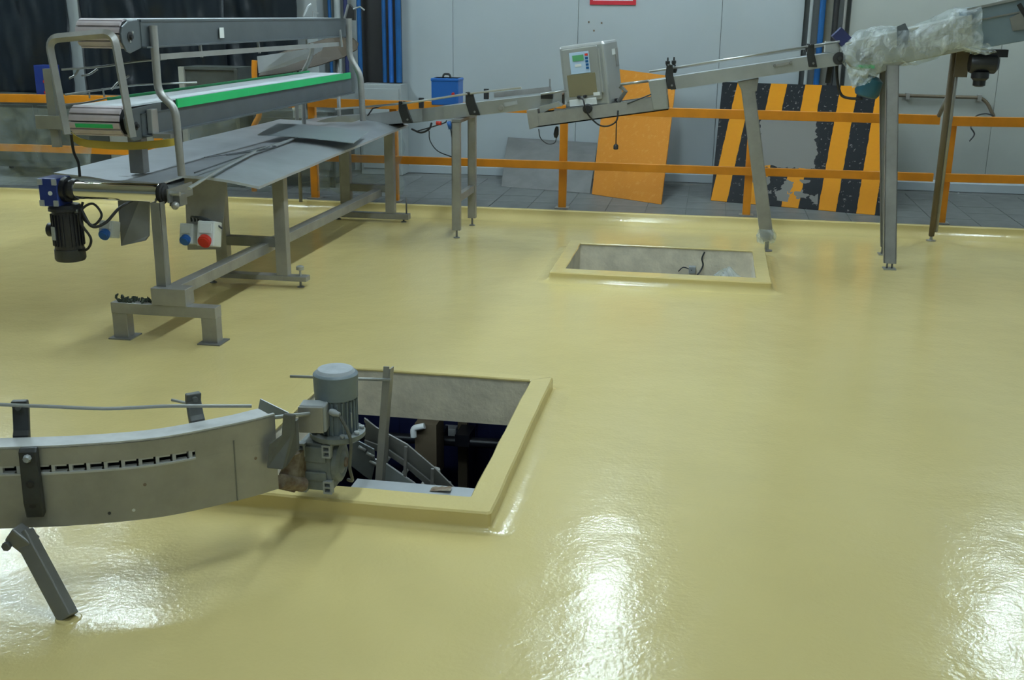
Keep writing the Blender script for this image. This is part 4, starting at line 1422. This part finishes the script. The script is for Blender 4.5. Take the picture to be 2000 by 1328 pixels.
MB().lathe(PY(1639, 114, 9.79), (0, -1, 0), [(0, .052), (.02, .052), (.022, .02), (.035, .018)], 20).build('end_bearing', M['rubber'], IC)
c = PY(1626, 92, 9.9)
MB().box((c.x - .06, 9.9, c.z - .045), (c.x + .06, 10.0, c.z + .045)).build('end_block', M['crate_lt'], IC, bev=.004)
a = PY(1459, 158, 9.87)
ft = P(1497, 490) + V((0, 0, .09))
dv = (ft - a).normalized()
b = MB()
b.beam(a, ft, .055, .115, up=(1, 0, 0))
b.build('leg', M['steel'], IC, bev=.008)
b = MB()
b.prism([PY(1440, 160, 9.84), PY(1482, 152, 9.84), PY(1478, 178, 9.84), PY(1452, 185, 9.84)], (0, .06, 0))
b.build('leg_gusset', M['steel'], IC, bev=.004)
MB().lathe((ft.x, ft.y, 0), (0, 0, 1), [(0, .05), (.008, .05), (.014, .018), (.10, .018)], 14).build('foot', M['steel_dk'], IC)

# conveyor wrapped in clear film
WC = thing('wrapped_conveyor', 'conveyor end shrouded in crumpled clear film at the top right', 'conveyor', (1.8, 9.9, 0), 'conveyor line along the wall')
b = MB()
b.prism([PY(1652, 84, 9.75), PY(1900, 28, 9.75), PY(1900, 96, 9.75), PY(1765, 124, 9.75), PY(1712, 146, 9.75), PY(1668, 134, 9.75), PY(1652, 116, 9.75)], (0, .30, 0))
b.build('end_casing', M['crate_lt'], WC, bev=.01)
b = MB()
b.prism([PY(1888, 20, 9.78), PY(2080, -20, 9.78), PY(2080, 66, 9.78), PY(1888, 100, 9.78)], (0, .30, 0))
b.build('side_casing', M['casing'], WC, bev=.006)
p, q = PY(1888, 44, 9.775), PY(2080, 6, 9.775)
MB().beam(p, q, .012, .012).build('casing_rib', M['steel_dk'], WC)
MB().beam(PY(1888, 19, 9.78), PY(2080, -22, 9.78), .03, .02).build('casing_flange', M['steel_lt'], WC)
b = MB()
b.prism([PY(1972, 35, 9.765), PY(1992, 25, 9.765), PY(2002, 30, 9.765), PY(2000, 58, 9.765), PY(1978, 60, 9.765)], (0, .012, 0))
b.build('hatch', M['steel_dk'], WC)
MB().beam(PY(1990, 8, 9.76), PY(2006, 36, 9.76), .03, .03).build('dark_bar', M['rubber'], WC)
MB().lathe(PY(1685, 108, 9.745), (0, -1, 0), [(0, .058), (.02, .058), (.024, .03), (.04, .016)], 20).build('pulley', M['steel_dk'], WC)
MB().beam(PY(1672, 131, 9.74), PY(1708, 130, 9.74), .012, .03).build('casing_slot', M['green'], WC)
b = MB()
b.prism([PY(1752, 52, 9.74), PY(1768, 45, 9.74), PY(1776, 62, 9.74), PY(1772, 92, 9.74), PY(1752, 94, 9.74)], (0, .01, 0))
b.build('inspection_flap', M['side'], WC)


def c_leg(top, foot, wd, dp, mm='steel'):
    top, foot = V(top), V(foot)
    d = (foot - top).normalized()
    b = MB()
    s = V((wd / 2, 0, 0))
    b.hexa([top - s, top + s, top + s + V((0, .008, 0)), top - s + V((0, .008, 0)), foot - s, foot + s, foot + s + V((0, .008, 0)), foot - s + V((0, .008, 0))])
    for k in (-1, 1):
        e = s * k
        i = V((-.008 * k, 0, 0))
        D = V((0, dp, 0))
        b.hexa([top + e, top + e + i, top + e + i + D, top + e + D, foot + e, foot + e + i, foot + e + i + D, foot + e + D])
    b.build('leg', M[mm], WC)
    MB().box((foot.x - .05, foot.y - .03, 0), (foot.x + .05, foot.y + .07, .008)).build('base_plate', M['steel_lt'], WC)
    for k in (-.02, .02):
        MB().tube([(foot.x + k, foot.y + .02, .006), (foot.x + k, foot.y + .02, foot.z + .03)], .008, 6).build('screw_foot', M['steel_dk'], WC)


c_leg(PY(1744, 128, 9.74), V((1.525, 9.33, .05)), .10, .06)
f2 = P(1727, 498)
c_leg(PY(1727, 136, 10.0), V((f2.x, f2.y, .07)), .07, .05, 'steel_dk')
f3 = P(1818, 470)
tp = PY(1864, 98, 10.06)
b = MB()
b.tube([tp, (f3.x, f3.y, .05)], .026, 8)
b.build('thin_leg', M['brown'], WC)
MB().tube([tp + V((.04, 0, 0)), (f3.x + .035, f3.y, .09)], .018, 6).build('thin_leg_flange', M['steel'], WC)
MB().lathe((f3.x, f3.y, 0), (0, 0, 1), [(0, .045), (.006, .045), (.012, .015), (.07, .012)], 12).build('screw_foot', M['steel_lt'], WC)
MB().tube([PY(1850, 190, 10.35), PY(1834, 226, 10.6)], .02, 6).build('leg_brace', M['steel_dk'], WC)
# drive under the casing
mtr = MB()
c = PY(1918, 128, 9.9)
mtr.lathe(c + V((-.10, 0, .02)), (1, 0, 0), [(0, .075), (.02, .085), (.20, .085), (.22, .06)], 20)
mtr.lathe(c + V((-.01, -.02, -.05)), (0, 0, -1), [(0, .07), (.05, .07), (.07, .05), (.11, .05), (.12, .03)], 18)
mtr.box((c.x - .08, c.y - .05, c.z + .07), (c.x + .18, c.y + .08, c.z + .13))
mtr.build('drive_motor', M['blackmotor'], WC)
c = PY(1880, 122, 9.98)
MB().box((c.x - .055, 9.98, c.z - .12), (c.x + .05, 10.0, c.z + .22)).build('motor_plate', M['brown'], WC)
c = PY(1690, 172, 9.86)
b = MB()
b.lathe(c + V((.05, 0, .10)), (-.25, 0, -1), [(0, .05), (.03, .10), (.14, .105), (.17, .09), (.18, .06)], 20)
b.build('teal_motor', M['teal'], WC)
MB().beam(PY(1652, 82, 9.9), PY(1633, 62, 9.9), .15, .10).build('hood', M['navy'], WC)
MB().tube(smooth_path([PY(1634, 128, 9.95), PY(1636, 160, 9.95), PY(1643, 185, 9.95), PY(1660, 192, 9.9), PY(1684, 192, 9.86)], 5), .012, 8).build('cable', M['rubber'], WC)
MB().beam(PY(1622, 125, 9.98), PY(1616, 162, 9.98), .05, .04).build('cable_box', M['rubber'], WC)


# the film itself: a loose crumpled sleeve and a torn flap hanging from it
def sleeve(u, v):
    cxp = 1640 + 268 * v
    top = 80 - 62 * v - 7 * math.sin(v * 9) - 4
    bot = 152 - 56 * v + 6 * math.sin(v * 14) + (10 if .2 < v < .3 else 0)
    if v < .12:
        k = v / .12
        bot = 120 + (bot - 120) * k
        top = 92 + (top - 92) * k
    a = 2 * math.pi * u
    cy, hy = (top + bot) / 2, (bot - top) / 2
    ce, se = math.cos(a), math.sin(a)
    q = PY(cxp, cy - hy * (abs(se) ** .6) * (1 if se > 0 else -1), 9.9)
    q.y = 9.9 - .215 * (abs(ce) ** .6) * (1 if ce > 0 else -1)
    n_ = V((nz(q.x * 7, q.y * 7, q.z * 7), nz(q.x * 7 + 40, q.y * 7, q.z * 7), nz(q.x * 7, q.y * 7 + 40, q.z * 7)))
    n2 = V((0, nz(q.x * 18, q.z * 18, 2), nz(q.x * 18, q.z * 18, 6)))
    return q + n_ * .022 + n2 * .014


FS = thing('film_wrap', 'crumpled clear film wrapped round the conveyor end at the top right', 'film', PY(1770, 100, 9.9))
MB().grid(sleeve, 48, 60).build('sleeve', M['film'], FS, merge=False)


def flap(u, v):
    a = PY(1652 + 62 * u, 128 + 6 * u, 9.70)
    e = PY(1664 + 34 * u, 172 - 10 * u + 0 * u, 9.72)
    q = a.lerp(e, v)
    return q + V((0, .03 * nz(u * 5, v * 4, 2) - .02, .01 * nz(u * 8, v * 8, 5)))


MB().grid(flap, 16, 14).build('torn_flap', M['film'], FS, merge=False)
def flap2(u, v):
    a = PY(1875 + 55 * u, 92 - 8 * u, 9.72)
    e = PY(1925 + 22 * u, 108 - 6 * u, 9.70)
    return a.lerp(e, v) + V((0, .03 * nz(u * 5, v * 4, 12), 0))


MB().grid(flap2, 10, 8).build('torn_flap', M['film'], FS, merge=False)
# film knotted on the foot of the leaning leg
def knot(u, v):
    a, e = 2 * math.pi * u, v
    r_ = .055 + .022 * math.sin(math.pi * v)
    q = V((ft.x - .012 + r_ * math.cos(a) * 1.15, ft.y + r_ * math.sin(a), .07 + .13 * e))
    return q + V((nz(q.x * 20, q.y * 20, q.z * 20), nz(q.x * 20, q.y * 20 + 9, q.z * 20), 0)) * .016


tag(MB().grid(knot, 24, 12).build('film_scrap', M['film'], merge=False), 'scrap of clear film tied round the foot of the leaning conveyor leg', 'film')

# ================================================================ FRONT CURVED CONVEYOR
CC = thing('curved_conveyor', 'curved chain conveyor with slotted steel side running in from the lower left', 'conveyor', (-2.3, 3.2, 0))
cpath = smooth_path([(-3.6, 2.90, 0), (-2.95, 2.985, 0), (-2.36, 3.15, 0), (-2.09, 3.237, 0), (-1.85, 3.355, 0), (-1.64, 3.545, 0), (-1.545, 3.66, 0)], 10)
W_ = .135


def csweep(s0, s1, z0, z1, nm, mm, a=0.0, e=1.0):
    n = len(cpath)
    pth = cpath[int(a * (n - 1)):int(e * (n - 1)) + 1]
    return MB().sweep(pth, [(s0, z0), (s1, z0), (s1, z1), (s0, z1)], smooth=True).build(nm, M[mm], CC)


csweep(-.005, 0, .25, .452, 'lower_side', 'steel')
csweep(-.005, 0, .484, .550, 'upper_side', 'steel')
csweep(-W_, -W_ + .005, .25, .535, 'inner_side', 'steel')
csweep(-W_ + .006, -.03, .25, .258, 'belly_pan', 'steel_dk')
csweep(-W_ + .006, -.008, .525, .540, 'chain_top', 'chaintop')
csweep(-.012, -.0, .546, .556, 'wear_strip', 'chaintop')
csweep(-.05, -.042, .45, .487, 'slot_back', 'rubber')
csweep(-.002, .004, .449, .456, 'slot_lip', 'chain', 0, .74)
csweep(-.005, -.0005, .450, .486, 'slot_cover', 'steel', .74, 1)
# chain links seen through the slot
n = len(cpath)
acc, nxt = 0.0, 0.02
for a, e in zip(cpath, cpath[1:]):
    L = (e - a).length
    while nxt < acc + L:
        t_ = (nxt - acc) / L
        c = a.lerp(e, t_)
        d = (e - a).normalized()
        s = d.cross(V((0, 0, 1)))
        if -2.75 < c.x < -1.76:
            b = MB()
            cc = c + s * -.012 + V((0, 0, .468))
            b.obox(cc + d * -.012, (d, s, V((0, 0, 1))), (.012, .020, .030))
            b.obox(cc + d * .012 + V((0, 0, -.012)), (d, s, V((0, 0, 1))), (.040, .018, .006))
            b.obox(cc + d * .012 + V((0, 0, .012)), (d, s, V((0, 0, 1))), (.040, .018, .006))
            b.build('chain_link', M['chain'], CC)
        nxt += .058
    acc += L


def on_path(x):
    for a, e in zip(cpath, cpath[1:]):
        if a.x <= x <= e.x:
            t_ = (x - a.x) / (e.x - a.x)
            d = (e - a).normalized()
            return a.lerp(e, t_), d, d.cross(V((0, 0, 1)))


def path_bracket(x, side, prof, wd, mm, nm='rail_bracket'):
    """prof: (out, z) outline of the bracket seen along the conveyor"""
    c, d, s = on_path(x)
    pts = [c + s * (side + o) + V((0, 0, z)) - d * wd / 2 for o, z in prof]
    return MB().prism(pts, d * wd).build(nm, M[mm], CC, bev=.005), c, d, s


br_, c, d, s = path_bracket(-2.245, 0, [(0, .305), (.030, .300), (.042, .36), (.030, .545), (.018, .556), (0, .556)], .060, 'bracket')
MB().lathe(c + s * .030 + V((0, 0, .525)), s, [(0, .014), (.012, .014), (.02, .010)], 8).build('bolt', M['grey'], br_)
for z in (.43, .355):
    MB().lathe(c + s * .036 + V((0, 0, z)), s, [(-.004, .014), (.004, .014), (.005, .008)], 14).build('recess_ring', M['rubber'], br_)
for x, zt, mm in ((-2.315, .665, 'bracket'), (-1.715, .64, 'bracket_g')):
    br_, c, d, s = path_bracket(x, -W_, [(0, .50), (-.02, .50), (-.055, zt - .03), (-.05, zt), (-.02, zt), (-.03, zt - .03), (-.012, .56), (0, .545)], .055, mm)
    MB().lathe(c + s * (-W_ - .038) + V((0, 0, zt - .02)), s, [(-.02, .010), (.03, .010)], 10).build('bolt', M['bracket_g'], br_)
MB().prism([PY(552, 808, 3.63), PY(572, 812, 3.66), PY(569, 850, 3.66), PY(551, 918, 3.62), PY(520, 915, 3.60), PY(524, 868, 3.60), PY(549, 850, 3.63)], (.006, .022, 0)).build('end_bracket', M['bracket_g'], CC, bev=.005)
MB().prism([PY(572, 822, 3.74), PY(578, 822, 3.74), PY(580, 880, 3.74), PY(556, 915, 3.70), PY(553, 905, 3.70)], (0, .03, 0)).build('end_rib', M['bracket_g'], CC, bev=.003)
MB().tube(smooth_path([PY(470, 826, 3.56), PY(530, 816, 3.68), PY(565, 812, 3.75), PY(604, 808, 3.84)], 5), .008, 8).build('edge_rod', M['rod'], CC)
# guide rod carried by the inner brackets, and the short stub behind
rod = [PY(px, py, Y) for px, py, Y in ((-60, 786, 3.22), (0, 790, 3.25), (100, 794, 3.295), (200, 798, 3.355), (262, 796, 3.40), (330, 793, 3.45), (410, 793, 3.53), (491, 793, 3.61))]
MB().tube(smooth_path(rod, 5), .0068, 8).build('guide_rod', M['rod'], CC)
MB().tube([PY(336, 781, 3.70), PY(358, 786, 3.68), PY(385, 788, 3.66)], .006, 8).build('rod_stub', M['rod'], CC)
# leg
ftl = P(134, 1208)
lt = V((-2.262, 3.115, .262))
MB().beam(lt, ftl + V((0, 0, .004)), .046, .060, up=(1, 0, .3)).build('leg', M['steel_dk'], CC, bev=.004)
c = lt + (ftl - lt) * .06
MB().beam(c + V((-.045, .0, .02)), c + V((.02, 0, -.03)), .06, .06).build('leg_clamp', M['steel_dk'], CC, bev=.006)
MB().lathe(c + V((-.05, -.03, -.02)), (0, -1, 0), [(0, .016), (.015, .016)], 6).build('clamp_bolt', M['bracket_g'], CC)
MB().lathe((ftl.x, ftl.y, 0), (0, 0, 1), [(0, .045), (.004, .04)], 14).build('foot_seal', M['floor'], CC)
# side joint and drilled holes
c, d, s = on_path(-1.655)
MB().obox(c + s * .001 + V((0, 0, .37)), (d, s, V((0, 0, 1))), (.004, .004, .24)).build('joint_strip', M['steel_dk'], CC)
for x, z, mm in ((-2.02, .287, 'rubber'), (-1.945, .290, 'white'), (-1.905, .383, 'rust'), (-1.60, .40, 'rust')):
    c, d, s = on_path(x)
    MB().lathe(c + V((0, 0, z)), s, [(-.001, .006), (.001, .006)], 10).build('hole', M[mm], CC)
# drive at the end: gearbox, motor, rusty mount
b = MB()
b.prism([PY(543, 955, 3.78), PY(545, 925, 3.78), PY(562, 893, 3.8), PY(588, 885, 3.85), PY(590, 940, 3.85), PY(575, 962, 3.8)], (0, .05, 0))
b.build('mount_plate', M['rust'], CC)
MB().tube([PY(548, 940, 3.76), PY(592, 946, 3.86)], .030, 10).build('drive_shaft', M['rust'], CC)
GX0, GX1, GY0, GY1, GZ0, GZ1 = -1.553, -1.418, 3.90, 4.045, .142, .345
gbx = MB()
gbx.box((GX0, GY0, GZ0), (GX1, GY1, GZ1))
gbx.box((GX0 + .02, GY0 - .012, GZ0 + .045), (GX1 - .02, GY0, GZ0 + .085))
gbx.box((GX0 + .02, GY0 - .012, GZ0 + .125), (GX1 - .02, GY0, GZ1 - .01))
GB = gbx.build('gearbox', M['greygear'], CC, bev=.008)
for x in (GX0 - .004, GX1 - .032):
    for z in (GZ0 - .004, GZ1 - .052):
        pd = MB()
        for (xa, za, xb, zb) in ((0, 0, .036, .008), (0, .046, .036, .054), (0, .008, .007, .046), (.029, .008, .036, .046), (.007, .024, .029, .030)):
            pd.box((x + xa, GY0 - .018, z + za), (x + xb, GY0 + .01, z + zb))
        pd.build('bolt_pad', M['grey'], GB)
MB().lathe((GX1, 3.975, .245), (1, 0, 0), [(0, .082), (.018, .082), (.024, .070), (.026, .058), (.022, .050), (.030, .030), (.034, .026)], 28).build('output_flange', M['greygear'], GB)
MB().lathe((GX1 + .030, 3.975, .245), (1, 0, 0), [(0, .022), (.010, .020), (.012, .010)], 16).build('shaft_end', M['rust'], GB)
MX, MY = -1.418, 3.99
MB().lathe((MX, MY, .345), (0, 0, 1), [(0, .095), (.012, .112), (.030, .112), (.034, .080)], 32).build('motor_flange', M['greygear'], CC)
for a in (20, 140, 215, 300, 340):
    MB().lathe((MX + .098 * math.cos(R(a)), MY + .098 * math.sin(R(a)), .375), (0, 0, 1), [(0, .011), (.014, .011)], 6).build('flange_bolt', M['grey'], CC)
b = MB()
b.lathe((MX, MY, .372), (0, 0, 1), [(0, .074), (.17, .074)], 32)
MO = b.build('motor', M['greymotor'], CC)
for k in range(26):
    a = 2 * math.pi * k / 26
    dd = V((math.cos(a), math.sin(a), 0))
    MB().obox(V((MX, MY, .448)) + dd * .078, (dd, dd.cross(V((0, 0, 1))), V((0, 0, 1))), (.014, .005, .135)).build('cooling_fin', M['greymotor'], MO)
MB().lathe((MX, MY, .522), (0, 0, 1), [(0, .087), (.095, .090), (.100, .086), (.104, .080)], 32).build('fan_cover', M['greymotor'], MO)
MB().lathe((MX, MY, .624), (0, 0, 1), [(0, .080), (.006, .076), (.014, .070), (.019, .05), (.021, .0)], 32, cap=False).build('cover_top', M['dustcap'], MO)
MB().obox((MX - .055, MY - .105, .470), (V((1, .12, 0)), V((-.12, 1, 0)), V((0, 0, 1))), (.105, .07, .112)).build('terminal_box', M['grey'], MO, bev=.006)
MB().obox((MX - .057, MY - .143, .467), (V((1, .12, 0)), V((-.12, 1, 0)), V((0, 0, 1))), (.098, .010, .108)).build('terminal_lid', M['steel'], MO, bev=.003)
MB().lathe((MX + .005, MY - .095, .490), (1, -.2, -.2), [(0, .012), (.02, .015), (.03, .011), (.045, .009)], 10).build('cable_gland', M['grey'], MO)
MB().tube(smooth_path([(MX + .047, MY - .10, .475), (MX + .075, MY - .10, .42), (MX + .085, MY - .09, .36), (MX + .07, MY - .07, .25), (MX + .062, MY - .02, .17), (MX + .03, MY + .02, .15)]), .007, 8).build('motor_cable', M['bracket_g'], MO)
MB().obox((MX + .075, MY - .045, .44), (V((.6, -1, 0)), V((1, .6, 0)), V((0, 0, 1))), (.016, .004, .06)).build('name_plate', M['grey'], MO)
# deflector plates and cross rod at the pit edge
MB().prism([PY(499, 826, 3.83), PY(508, 779, 3.83), PY(563, 806, 3.85), PY(545, 816, 3.85)], (0, .005, 0)).build('deflector', M['sheet'], CC)
MB().tube([PY(567, 735, 4.37), PY(763, 742, 4.40)], .007, 8).build('cross_rod', M['rod'], CC)
b = MB()
p, q = PY(754, 716, 4.40), PY(737, 945, 4.40)
d = (q - p).normalized()
for (o, wd, dp) in (((0, 0, 0), .036, .006),):
    b.hexa([p + V((-.012, 0, 0)), p + V((.014, 0, 0)), p + V((.014, .005, 0)), p + V((-.012, .005, 0)), q + V((-.012, 0, 0)), q + V((.014, 0, 0)), q + V((.014, .005, 0)), q + V((-.012, .005, 0))])
    b.hexa([p + V((.014, 0, -.01)), p + V((.020, 0, -.01)), p + V((.024, .04, -.01)), p + V((.018, .04, -.01)), q + V((.014, 0, 0)), q + V((.020, 0, 0)), q + V((.024, .04, 0)), q + V((.018, .04, 0))])
b.build('upright_bar', M['steel'], CC)

# chute that carries on down into the pit
DC = thing('descending_conveyor', 'grey side frames of a conveyor plunging into the near pit', 'conveyor', (-1.1, 4.8, -.6))
def pl(pts, Y, r, nm, mm):
    MB().sweep([PY(*q, Y) for q in pts], [(-.006, -r), (.006, -r), (.006, r), (-.006, r)]).build(nm, M[mm], DC)


TOP = [(712, 820), (735, 838), (762, 853), (795, 871), (848, 916), (900, 968), (960, 1040)]
MID = [(712, 862), (740, 872), (758, 880), (795, 905), (850, 950), (900, 1000)]
LOW = [(706, 890), (752, 906), (810, 946), (860, 995)]
for Y, mm in ((4.62, 'steel_dk'), (4.90, 'steel_dk')):
    k = 0 if Y < 4.8 else 0
    pl(TOP, Y, .010, 'top_rail', mm)
    pl(MID, Y, .008, 'middle_rail', mm)
pl(LOW, 4.62, .008, 'lower_rail', 'steel')
b = MB()
b.prism([PY(*q, 4.64) for q in ((714, 822), (762, 855), (795, 873), (848, 918), (900, 970), (900, 1010), (850, 962), (795, 915), (758, 890), (712, 872))], (0, .004, 0))
b.build('side_sheet', M['steel_dk'], DC)
b = MB()
b.prism([PY(*q, 4.60) for q in ((752, 905), (810, 946), (860, 995), (740, 995), (738, 935))], (0, .004, 0))
b.build('lower_sheet', M['sheet'], DC)
for px, y0, y1 in ((793, 872, 930), (757, 852, 900), (845, 915, 970)):
    MB().beam(PY(px, y0, 4.61), PY(px - 2, y1, 4.61), .014, .014).build('upright', M['steel'], DC)
b = MB()
b.prism([PY(*q, 4.50) for q in ((683, 868), (700, 862), (730, 878), (732, 905), (725, 938), (712, 930), (680, 905))], (0, .01, 0))
b.build('end_plate', M['side'], DC)
for q in ((700, 872), (716, 884), (722, 900)):
    MB().tube([PY(q[0], q[1], 4.495), PY(q[0] + 14, q[1] + 8, 4.495)], .008, 6).build('slot_bar', M['rod'], DC)
b = MB()
b.prism([PY(*q, 4.66) for q in ((716, 818), (736, 838), (736, 850), (712, 850))], (0, .005, 0))
b.build('corner_plate', M['steel'], DC)
for k in range(6):
    t_ = k / 5
    p = PY(712, 862, 4.63).lerp(PY(890, 990, 4.63), t_)
    MB().tube([p + V((0, .03, -.05)), p + V((0, .24, -.05))], .012, 8).build('roller', M['steel_dk'], DC)
MB().tube([(PY(848, 916, 4.76).x, 4.76, PY(848, 916, 4.76).z), (PY(848, 916, 4.76).x, 4.76, -3.2)], .03, 8).build('support_leg', M['steel_dk'], DC)

# ================================================================ IN THE PITS
b = MB()
b.box((-1.42, 4.100, -.10), (-.897, 4.108, .060))
b.box((-1.42, 4.108, .052), (-.897, 4.225, .060))
tag(b.build('steel_angle', M['table']), 'grey steel angle along the front inner edge of the near pit', 'angle')
t = thing('paper_scrap', 'torn brown scrap on the steel angle in the near pit', 'scrap', (-1.03, 4.18, .061))
MB().grid(lambda u, v: V((-1.08 + .09 * u, 4.155 + .045 * v, .0615 + .010 * abs(nz(u * 3, v * 3, 8)) + .01 * u)), 6, 4).build('sheet', M['rust'], t, merge=False)
# lower level seen through the near pit
t = thing('lower_cabinet', 'dark navy cabinet deep below, seen through the near pit', 'cabinet', (-1.6, 7.8, -3.2))
MB().box((-3.2, 7.6, -3.2), (.2, 8.1, -.25)).build('body', M['navy'], t, bev=.01)
for x in (-2.6, -1.9, -1.2, -.5):
    MB().box((x - .30, 7.58, -3.1), (x + .30, 7.6, -.35)).build('door', M['navy'], t, bev=.004)
for px, lb in ((851, 'brown post below the near pit, nearer the white elbow'), (905, 'brown post below the near pit, nearer the yellow kerb')):
    c = PY(px, 870, 7.2)
    t = thing('lower_post', lb, 'post', (c.x, 7.2, -3.2))
    MB().box((c.x - .035, 7.17, -3.19), (c.x + .035, 7.23, -.19)).build('shaft', M['brown'], t, bev=.004)
    MB().box((c.x - .09, 7.10, -3.2), (c.x + .09, 7.30, -3.185)).build('base_plate', M['steel_dk'], t)
c0, c1 = PY(700, 853, 7.0), PY(1010, 866, 7.0)
t = thing('lower_pipe', 'horizontal dark pipe crossing below the near pit', 'pipe', (c0 + c1) / 2)
MB().tube([c0 - V((.5, 0, 0)), c1 + V((.5, 0, 0))], .035, 10).build('tube', M['blackmotor'], t)
for px in (851, 905):
    c = PY(px, 858, 7.0)
    MB().box((c.x - .05, 6.96, c.z - .04), (c.x + .05, 7.165, c.z + .045)).build('clamp', M['blackmotor'], t)
t = thing('white_elbow', 'white bent pipe end glimpsed below the near pit', 'pipe', PY(808, 850, 6.9))
MB().tube(fillet([PY(808, 853, 6.7), PY(807, 836, 6.7), PY(829, 832, 6.7)], .03, 5), .022, 10).build('tube', M['white'], t)
c = PY(820, 850, 6.75)
MB().box((c.x - .03, 6.73, c.z - .30), (c.x + .12, 6.94, c.z + .09)).build('holder', M['brown'], t)
c = PY(878, 845, 7.5)
t = thing('white_box', 'small white box on the navy cabinet below the near pit', 'box', c)
MB().box((c.x - .05, 7.49, c.z - .035), (c.x + .05, 7.578, c.z + .035)).build('body', M['white'], t, bev=.004)
MB().box((c.x - .04, 7.484, c.z - .025), (c.x + .04, 7.49, c.z + .025)).build('lid', M['white'], t)

# far pit: loose cable and a crumpled film bag
MB_ = MB()
t = thing('pit_cable', 'dark cable with a clip on the back side of the far pit', 'cable', PY(1365, 515, 9.43))
MB().tube(smooth_path([PY(1376, 492, 9.445), PY(1371, 505, 9.44), PY(1373, 518, 9.44), PY(1366, 532, 9.42), PY(1355, 545, 9.35)], 5), .007, 6).build('cable', M['cable'], t)
c = PY(1352, 527, 9.42)
MB().box((c.x - .03, 9.40, c.z - .03), (c.x + .03, 9.459, c.z + .03)).build('clip', M['grey'], t, bev=.004)
MB().tube(smooth_path([PY(1352, 528, 9.40), PY(1335, 522, 9.43), PY(1325, 530, 9.44)], 4), .005, 6).build('cable_tail', M['cable'], t)


def bag(u, v):
    a, e = 2 * math.pi * u, math.pi * v
    q = V((.215 + .15 * math.cos(a) * math.sin(e), 9.20 + .14 * math.sin(a) * math.sin(e), -.20 + .18 * math.cos(e)))
    return q + V((nz(q.x * 9, q.y * 9, q.z * 9), nz(q.x * 9, q.y * 9, q.z * 9 + 30), nz(q.x * 9 + 30, q.y * 9, q.z * 9))) * .05


tag(MB().grid(bag, 30, 18).build('film_bag', M['film'], merge=False), 'crumpled clear film bag stuffed in the right end of the far pit', 'bag')
c = PY(1467, 530, 9.1)
t = thing('pit_bracket', 'small dark bracket at the right end of the far pit', 'bracket', (.33, 9.15, -.47))
MB().box((.15, 9.05, -.47), (.409, 9.35, -.455)).build('shelf', M['steel_dk'], t)
MB().box((.39, 9.10, -.455), (.409, 9.30, -.22)).build('back', M['steel_dk'], t)
